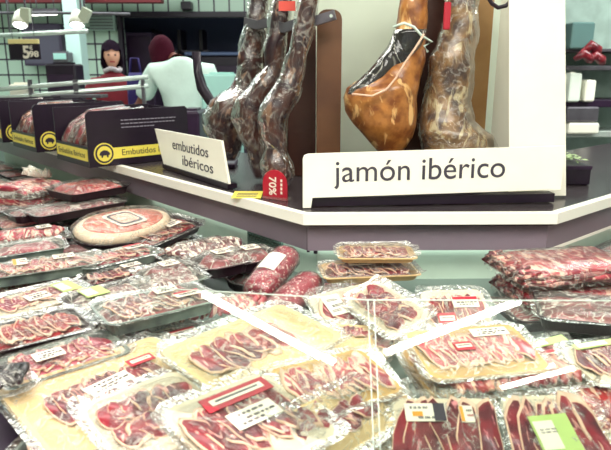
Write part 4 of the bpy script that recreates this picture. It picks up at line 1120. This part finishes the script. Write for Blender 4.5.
pack('tray', (72, 318), (150, 296), .985, .12, 'dark tray with green label right of the white salami pack', under=1, short='dark trays with green labels', meat=MOTT, tray=DTRAY, film=FILMW, labels=[(-.22, 0, .34, .6, 0, 'green')])
pack('tray', (138, 300), (200, 284), .985, .09, 'clear greyish tray of brown meat left of the glass edge', under=1, short='clear greyish trays of brown meat', meat=MOTT, tray=CTRAY, film=FILMW)
pack('tray', (-15, 350), (84, 325), 1.0, .13, 'dark tray of specked red salami slices, top of its stack at the left edge', under=1, force=True, short='dark salami trays stacked at the left edge', meat=CHOR, tray=DTRAY, h=.018, slices=10, pile=.0)
pack('tray', (88, 345), (196, 318), .985, .13, 'red sliced ham tray with white label behind the cream boards', under=1, short='red sliced ham trays behind the cream boards', meat=JAMON, tray=CTRAY, film=FILMW, slices=9, labels=[(.12, .1, .26, .3, 0, 'white'), (.25, -.25, .3, .25, 0, 'redtop')])
pack('tray', (-5, 388), (112, 352), .975, .12, 'red salami tray with cream label under the big cream board', under=0, meat=SALA, tray=CTRAY, slices=11, labels=[(-.12, -.1, .3, .34, 0, 'white')])
pack('lumpy', (6, 398), (46, 384), 1.0, .08, 'black crumpled vacuum pack at the left edge above the largest cream board', meat=meat('black_meat', '#2a1420', '#6a5a5c', '#140a14', 'streak', 20, .6), n=5, h=.03)
# -- behind, along the ledge
pack('tray', (130, 252), (186, 228), .985, .13, 'bright red sausage tray with white label leaning near the inner wall', under=1, roll=8, short='bright red sausage trays near the inner wall', meat=CHOR, film=FILMC, slices=7, labels=[(.1, -.1, .3, .4, 0, 'white')])
pack('lumpy', (156, 262), (232, 246), 1.0, .13, 'mottled brown and white vacuum pack in front of the bright red tray', under=1, short='mottled brown and white vacuum packs', meat=MOTT, n=12, h=.03)
for (A, B, z, lab) in (((143, 290), (195, 278), .985, 'clear domed tray with white label, leftmost of three below the mottled pack'), ((188, 281), (237, 270), .985, 'clear domed tray with white label, middle of three below the mottled pack'), ((226, 271), (274, 262), .985, 'clear domed tray with white label, nearest the vent in the inner wall')):
    pack('tray', A, B, z, .12, lab, under=1, short=lab.replace('clear domed tray with white label', 'domed trays'), meat=LOMO, tray=DTRAY, film=FILMW, h=.03, pile=.012, r=.04, labels=[(0, 0, .4, .4, 0, 'white')])
pack('lumpy', (165, 322), (268, 304), .985, .10, 'long pink fanned pack seen through the left end of the glass', under=1, short='long pink fanned packs behind the glass', meat=PALE, n=18, h=.025)
pack('chub', (268, 304), (298, 266), .955, .085, 'short thick salami with white label leaning up beside the vent', zB=1.0, meat=SALA, sticker='white', la=0, Lx=.20)
pack('chub', (268, 334), (314, 292), .93, .085, 'marbled salami lying under the one with the white label', zB=.96, meat=SALA, Lx=.22)
# centre rear stack
pack('tray', (338, 266), (413, 266), 1.025, .10, 'flat cream tray topmost at the back wall under the wide sign', meat=BACON, tray=CREAM, h=.016, r=.015, film=FILMC, slices=9)
pack('tray', (322, 290), (416, 286), .985, .11, 'wider flat cream tray just beneath the topmost one under the wide sign', meat=JAMON, tray=CREAM, h=.018, r=.015, film=FILMC, slices=9, labels=[(-.1, 0, .3, .3, 0, 'redtop')])
pack('board', (318, 318), (385, 300), .975, .12, 'upright leaning pack of dark ham printed with small black marks, under the cream trays', roll=28, under=1, dz=.02, short='leaning dark ham packs under the cream trays', board=WBOARD, meat=LOMO, n=7, labels=[(-.25, .1, .3, .6, 0, 'white')], film=FILMC)
pack('board', (352, 300), (402, 336), .985, .10, 'slanting pack of dark red strips beside the white-printed ham pack', roll=22, under=1, force=True, slip=(.015, .0), short='slanting packs of dark red strips', board=WBOARD, meat=JAMON, n=6, rows=2, film=FILMC)
pack('board', (322, 342), (388, 345), .955, .10, 'plain cream pack tilted at the front of the central pile', roll=20, under=0, board=CREAM, meat=JAMON, n=4, area=(.35, .2), shift=(0, .25))
# front left: cream boards
pack('board', (22, 428), (190, 362), .995, .24, 'largest cream board pack with a fan of dark ham at the lower left', roll=4, under=1, dz=.02, short='large cream board packs at the lower left', meat=JAMON, n=12, area=(.62, .38), shift=(-.02, -.02), labels=[(-.02, .02, .34, .16, 8, 'white'), (.24, .16, .2, .12, 0, 'red')])
pack('board', (222, 404), (322, 352), .985, .17, 'uppermost dark-backed pack in the fan under the upright cream board', roll=10, under=3, force=True, fan=-2, slip=(.010, -.012), short='dark-backed packs fanned under the upright cream board', meat=LOMO, n=6, area=(.5, .4), board=BLACK)
pack('board', (172, 388), (302, 330), 1.01, .18, 'cream board pack of red ham slices whose corner stands up at the centre', roll=6, meat=JAMON, n=9, area=(.6, .5), shift=(-.08, 0))
pack('board', (98, 440), (206, 396), 1.005, .17, 'pale pack of swirled dark ham in front of the largest cream board', roll=6, under=1, dz=.02, short='pale packs of swirled dark ham', meat=JAMON, n=7, rows=2, area=(.72, .6), film=FILMC, board=WBOARD)
pack('board', (190, 452), (300, 402), 1.01, .19, 'pale ham pack with red label and white name panel at the bottom centre', roll=6, under=1, dz=.02, short='pale ham packs with red labels', board=WBOARD, meat=JAMON, n=9, area=(.8, .6), film=FILM, labels=[(.08, .28, .75, .22, 0, 'red'), (.05, .0, .5, .25, 0, 'white')])
pack('board', (282, 412), (382, 384), .985, .14, 'pack of bright marbled ham slices right of the fanned cream boards', roll=6, under=1, force=True, slip=(.01, -.01), short='packs of bright marbled ham', board=GOLD, meat=PALE, n=11, area=(.8, .7), film=FILM)
pack('board', (290, 450), (378, 400), .995, .10, 'narrow pale ham pack at the glass corner in the bottom centre', roll=24, under=3, force=True, fan=-3, slip=(.012, -.004), short='narrow pale ham packs by the glass corner', board=CREAM, meat=JAMON, n=6, area=(.7, .4))
pack('tray', (30, 455), (120, 462), .945, .12, 'tray of pink slices at the very front under the largest cream board', meat=PALE, tray=CTRAY, slices=8)
# right bay
pack('board', (424, 314), (488, 312), .985, .12, 'red label pack of ham standing tilted in the right bay', roll=32, under=1, dz=.02, short='tilted red label packs in the right bay', board=WBOARD, meat=JAMON, n=9, labels=[(.15, .15, .5, .3, 0, 'redtop'), (-.2, -.2, .35, .3, 0, 'red')], film=FILM)
pack('board', (414, 362), (528, 352), 1.0, .15, 'pale pink sliced pack on top of the stack in the middle of the right bay', roll=8, under=2, force=True, slip=(.004, -.008), fan=2, short='pale pink sliced packs in the right bay', board=GOLD, meat=PALE, n=12, area=(.8, .6), film=FILMW, labels=[(.2, .25, .4, .2, 0, 'white'), (-.1, .0, .2, .2, 0, 'red')])
pack('lumpy', (416, 388), (556, 372), .965, .12, 'dark crumpled bacon pack under the pale pink stack', under=1, dz=.02, short='dark crumpled bacon packs under the pale pink stack', meat=BACON, n=14, h=.02)
for k, (A, B, z, mt, lab) in enumerate((((508, 302), (630, 292), .985, BACON, 'lower of two large bacon slabs at the right wall'), ((512, 285), (630, 276), 1.031, PALE, 'upper of two large bacon slabs at the right wall'))):
    pack('slab', A, B, z, .19, lab, meat=meat('pinkish_grey_bacon', '#9c625c', '#cfa496', '#703a42', 'streak', 12, .55), h=.036)
pack('tray', (528, 332), (640, 344), .975, .15, 'dark tray of deep red meat right below the bacon slabs', under=1, short='dark trays below the bacon slabs', meat=LOMO, tray=DTRAY, film=FILMW)
pack('tray', (505, 322), (610, 316), .955, .14, 'dark grey empty-looking tray under the bacon slabs', meat=LOMO, tray=DTRAY, film=FILMW)
pack('board', (520, 372), (580, 356), .985, .11, 'green cornered ham pack between the pink stack and the right edge', roll=14, under=1, dz=.02, short='green cornered ham packs near the right edge', board=WBOARD, meat=JAMON, n=7, labels=[(.1, .35, .9, .2, 0, 'green'), (-.05, .05, .6, .3, 0, 'redtop')])
pack('board', (560, 382), (640, 368), .965, .11, 'ham pack with green stripe at the right edge', roll=10, under=1, dz=.02, short='ham packs with green stripes at the right edge', board=WBOARD, meat=JAMON, n=8, labels=[(.0, .35, .9, .18, 0, 'green')])
pack('board', (560, 425), (640, 390), .955, .11, 'bright red chorizo pack leaning at the lower right edge', roll=14, under=0, board=WBOARD, meat=CHOR, n=9, area=(.85, .8))
pack('board', (395, 443), (500, 443), .965, .15, 'front ham pack with white, black and orange label behind the glass', roll=24, under=1, dz=.022, short='front ham packs with black and orange labels', board=WBOARD, meat=LOMO, n=9, rows=1, area=(.9, .85), labels=[(-.18, .28, .5, .26, 0, 'black'), (.22, .26, .16, .24, 0, 'orange')])
pack('board', (503, 438), (592, 434), .965, .14, 'front ham pack with square green label behind the glass', roll=24, under=1, dz=.022, short='front ham packs with square green labels', board=WBOARD, meat=JAMON, n=8, area=(.92, .88), labels=[(-.05, -.05, .55, .6, 3, 'green')])
# bottom layer lying on the deck
protos = [None]*4
G = 'meat trays in the bottom layer'
def fill():
    spec = (('tray', .26, .15, dict(meat=PALE, tray=CTRAY, h=.022, pile=.0, film=FILMW)), ('tray', .24, .15, dict(meat=LOMO, tray=DTRAY, h=.022, pile=.0)), ('tray', .25, .15, dict(meat=CHOR, tray=DTRAY, h=.022, pile=.0)), ('tray', .26, .15, dict(meat=MOTT, tray=CTRAY, h=.022, pile=.0, film=FILMW)))
    LB = ['shrink-wrapped tray of pink slices on the case floor, half covered by the pile', 'shrink-wrapped dark tray of deep red meat on the case floor, half covered', 'shrink-wrapped dark tray of specked red meat on the case floor, half covered', 'shrink-wrapped greyish tray of brown meat on the case floor, half covered']
    made = [False]*4
    pr = []
    for k, (kind, L, W, o) in enumerate(spec):
        rr = random.Random(k+40); e = empty('meat_tray', label=LB[k], cat='meat tray', group=G+', '+['pink', 'deep red', 'specked', 'brown'][k]); GEN[kind][0](e, L, W, o, rr); pr.append(e)
    cnt = 0
    n = Vector((-uL.y, uL.x)); n = n if n.y < 0 else -n
    spots = []; O1 = ['first', 'second', 'third', 'fourth', 'fifth', 'sixth', 'seventh', 'eighth', 'ninth', 'tenth', 'eleventh']; O2 = ['row against the inner wall', 'second row from the inner wall', 'second row from the shoppers', 'row nearest the shoppers']
    KN = ['pink sliced', 'dark red', 'specked red', 'brown']
    for i in range(11):
        for j in range(4):
            q = C1+uL*(.12+i*.285)+n*(.03+j*.172); spots.append((q.x, q.y, math.atan2(-uL.y, -uL.x), f'left arm, {O1[i]} from the corner, {O2[j]}'))
    for i in range(3):
        for j in range(4): spots.append((.09+i*.275, 1.53-.04-j*.172, 0, f'middle bay, {O1[i]} from its left, {O2[j]}'))
    nR = Vector((uR.y, -uR.x))
    for i in range(3):
        for j in range(4):
            q = C2+uR*(.16+i*.285)+nR*(.03+j*.172); spots.append((q.x, q.y, math.atan2(uR.y, uR.x), f'right arm, {O1[i]} from the corner, {O2[j]}'))
    for (x, y, a, where) in spots:
        dp = y*math.cos(TILT)-(ZB-CH)*math.sin(TILT); pxx = x/dp*F+305.5
        if 400 < pxx < 520 and y > 1.2: continue
        k = cnt % 4 if cnt > 3 else cnt; k = (cnt*7+cnt//3) % 4
        if made[k]: c = copy_tree(pr[k])
        else: c = pr[k]; made[k] = True
        c.matrix_world = Matrix.Translation((x, y, ZB+.001)) @ Matrix.Rotation(a+rnd.uniform(-.02, .02), 4, 'Z'); cnt += 1; FLOORP.append(c); c['label'] = f'{KN[k]} tray, {where}'
fill()

# packs that would pass through one another: the hidden lower one is taken out
from mathutils.bvhtree import BVHTree
def settle():
    bpy.context.view_layer.update()
    kids = {}
    for ob in bpy.data.objects:
        if ob.parent: kids.setdefault(ob.parent.name, []).append(ob)
    def tree(r):
        vs, fs = [], []
        st = [r]
        while st:
            q = st.pop(); st += kids.get(q.name, [])
            if q.type == 'MESH' and not q.name.startswith('loose_film'):
                k = len(vs); vs += [q.matrix_world @ v.co for v in q.data.vertices]; fs += [[i+k for i in p.vertices] for p in q.data.polygons]
        lo = Vector([min(v[i] for v in vs) for i in range(3)]); hi = Vector([max(v[i] for v in vs) for i in range(3)])
        return BVHTree.FromPolygons(vs, fs), lo, hi
    T = {}
    allp = TOPS+UNDER+FLOORP
    for r in allp: T[r.name] = tree(r)
    cs = tree(case); 
    def hit(a, b):
        (ta, la, ha), (tb, lb, hb) = a, b
        return all(la[i] < hb[i] and lb[i] < ha[i] for i in range(3)) and bool(ta.overlap(tb))
    keep = []; gone = []
    def clash(r, also_case=True): return (also_case and hit(T[r.name], cs)) or any(hit(T[r.name], T[q.name]) for q in keep)
    def move(r, M):
        r.matrix_world = M; bpy.context.view_layer.update(); T[r.name] = tree(r)
    for r in sorted(TOPS, key=lambda q: q.matrix_world.translation.z):
        start = r.matrix_world.copy(); done = not clash(r)
        if not done:
            for n in range(0, 6):
                for dx, dy in ((0, 0), (.012, 0), (-.012, 0), (0, .012), (0, -.012), (.024, 0), (-.024, 0), (.02, .02), (-.02, -.02), (.02, -.02), (-.02, .02), (0, .03), (0, -.03)):
                    move(r, Matrix.Translation((dx, dy, .005*n)) @ start)
                    if not clash(r): done = True; break
                if done: break
        if not done: move(r, start); print('STILL', r['label'][:70], '| case' if hit(T[r.name], cs) else '', [q['label'][:30] for q in keep if hit(T[r.name], T[q.name])])
        keep.append(r)
    for r in UNDER:
        start = r.matrix_world.copy(); ok = False
        for dz in (0, -.004, -.008):
            for dx, dy in ((0, 0), (.015, 0), (-.015, 0), (0, .015), (0, -.015)):
                move(r, Matrix.Translation((dx, dy, dz)) @ start)
                if T[r.name][1].z > ZB and not clash(r): ok = True; break
            if ok: break
        (keep if ok else gone).append(r)
    g1 = len(gone)
    for r in FLOORP:
        start = r.matrix_world.copy(); ok = False
        for dx, dy in [(i*.02, j*.02) for i in (0, 1, -1, 2, -2) for j in (0, 1, -1, 2, -2)]:
            move(r, Matrix.Translation((dx, dy, 0)) @ start)
            if not clash(r): ok = True; break
        (keep if ok else gone).append(r)
    print('REMOVED', g1, 'of', len(UNDER), 'floor', len(gone)-g1, 'of', len(FLOORP))
    left = [q for q in allp if q not in gone]
    for sh, cs_ in STK:
        k = 0
        for c in cs_:
            if c in left: c['label'] = f'{sh}, {ORD[k]}'; k += 1
    for r in gone:
        st = [r]; al = []
        while st:
            q = st.pop(); al.append(q); st += kids.get(q.name, [])
        for q in al[::-1]: bpy.data.objects.remove(q)
settle()
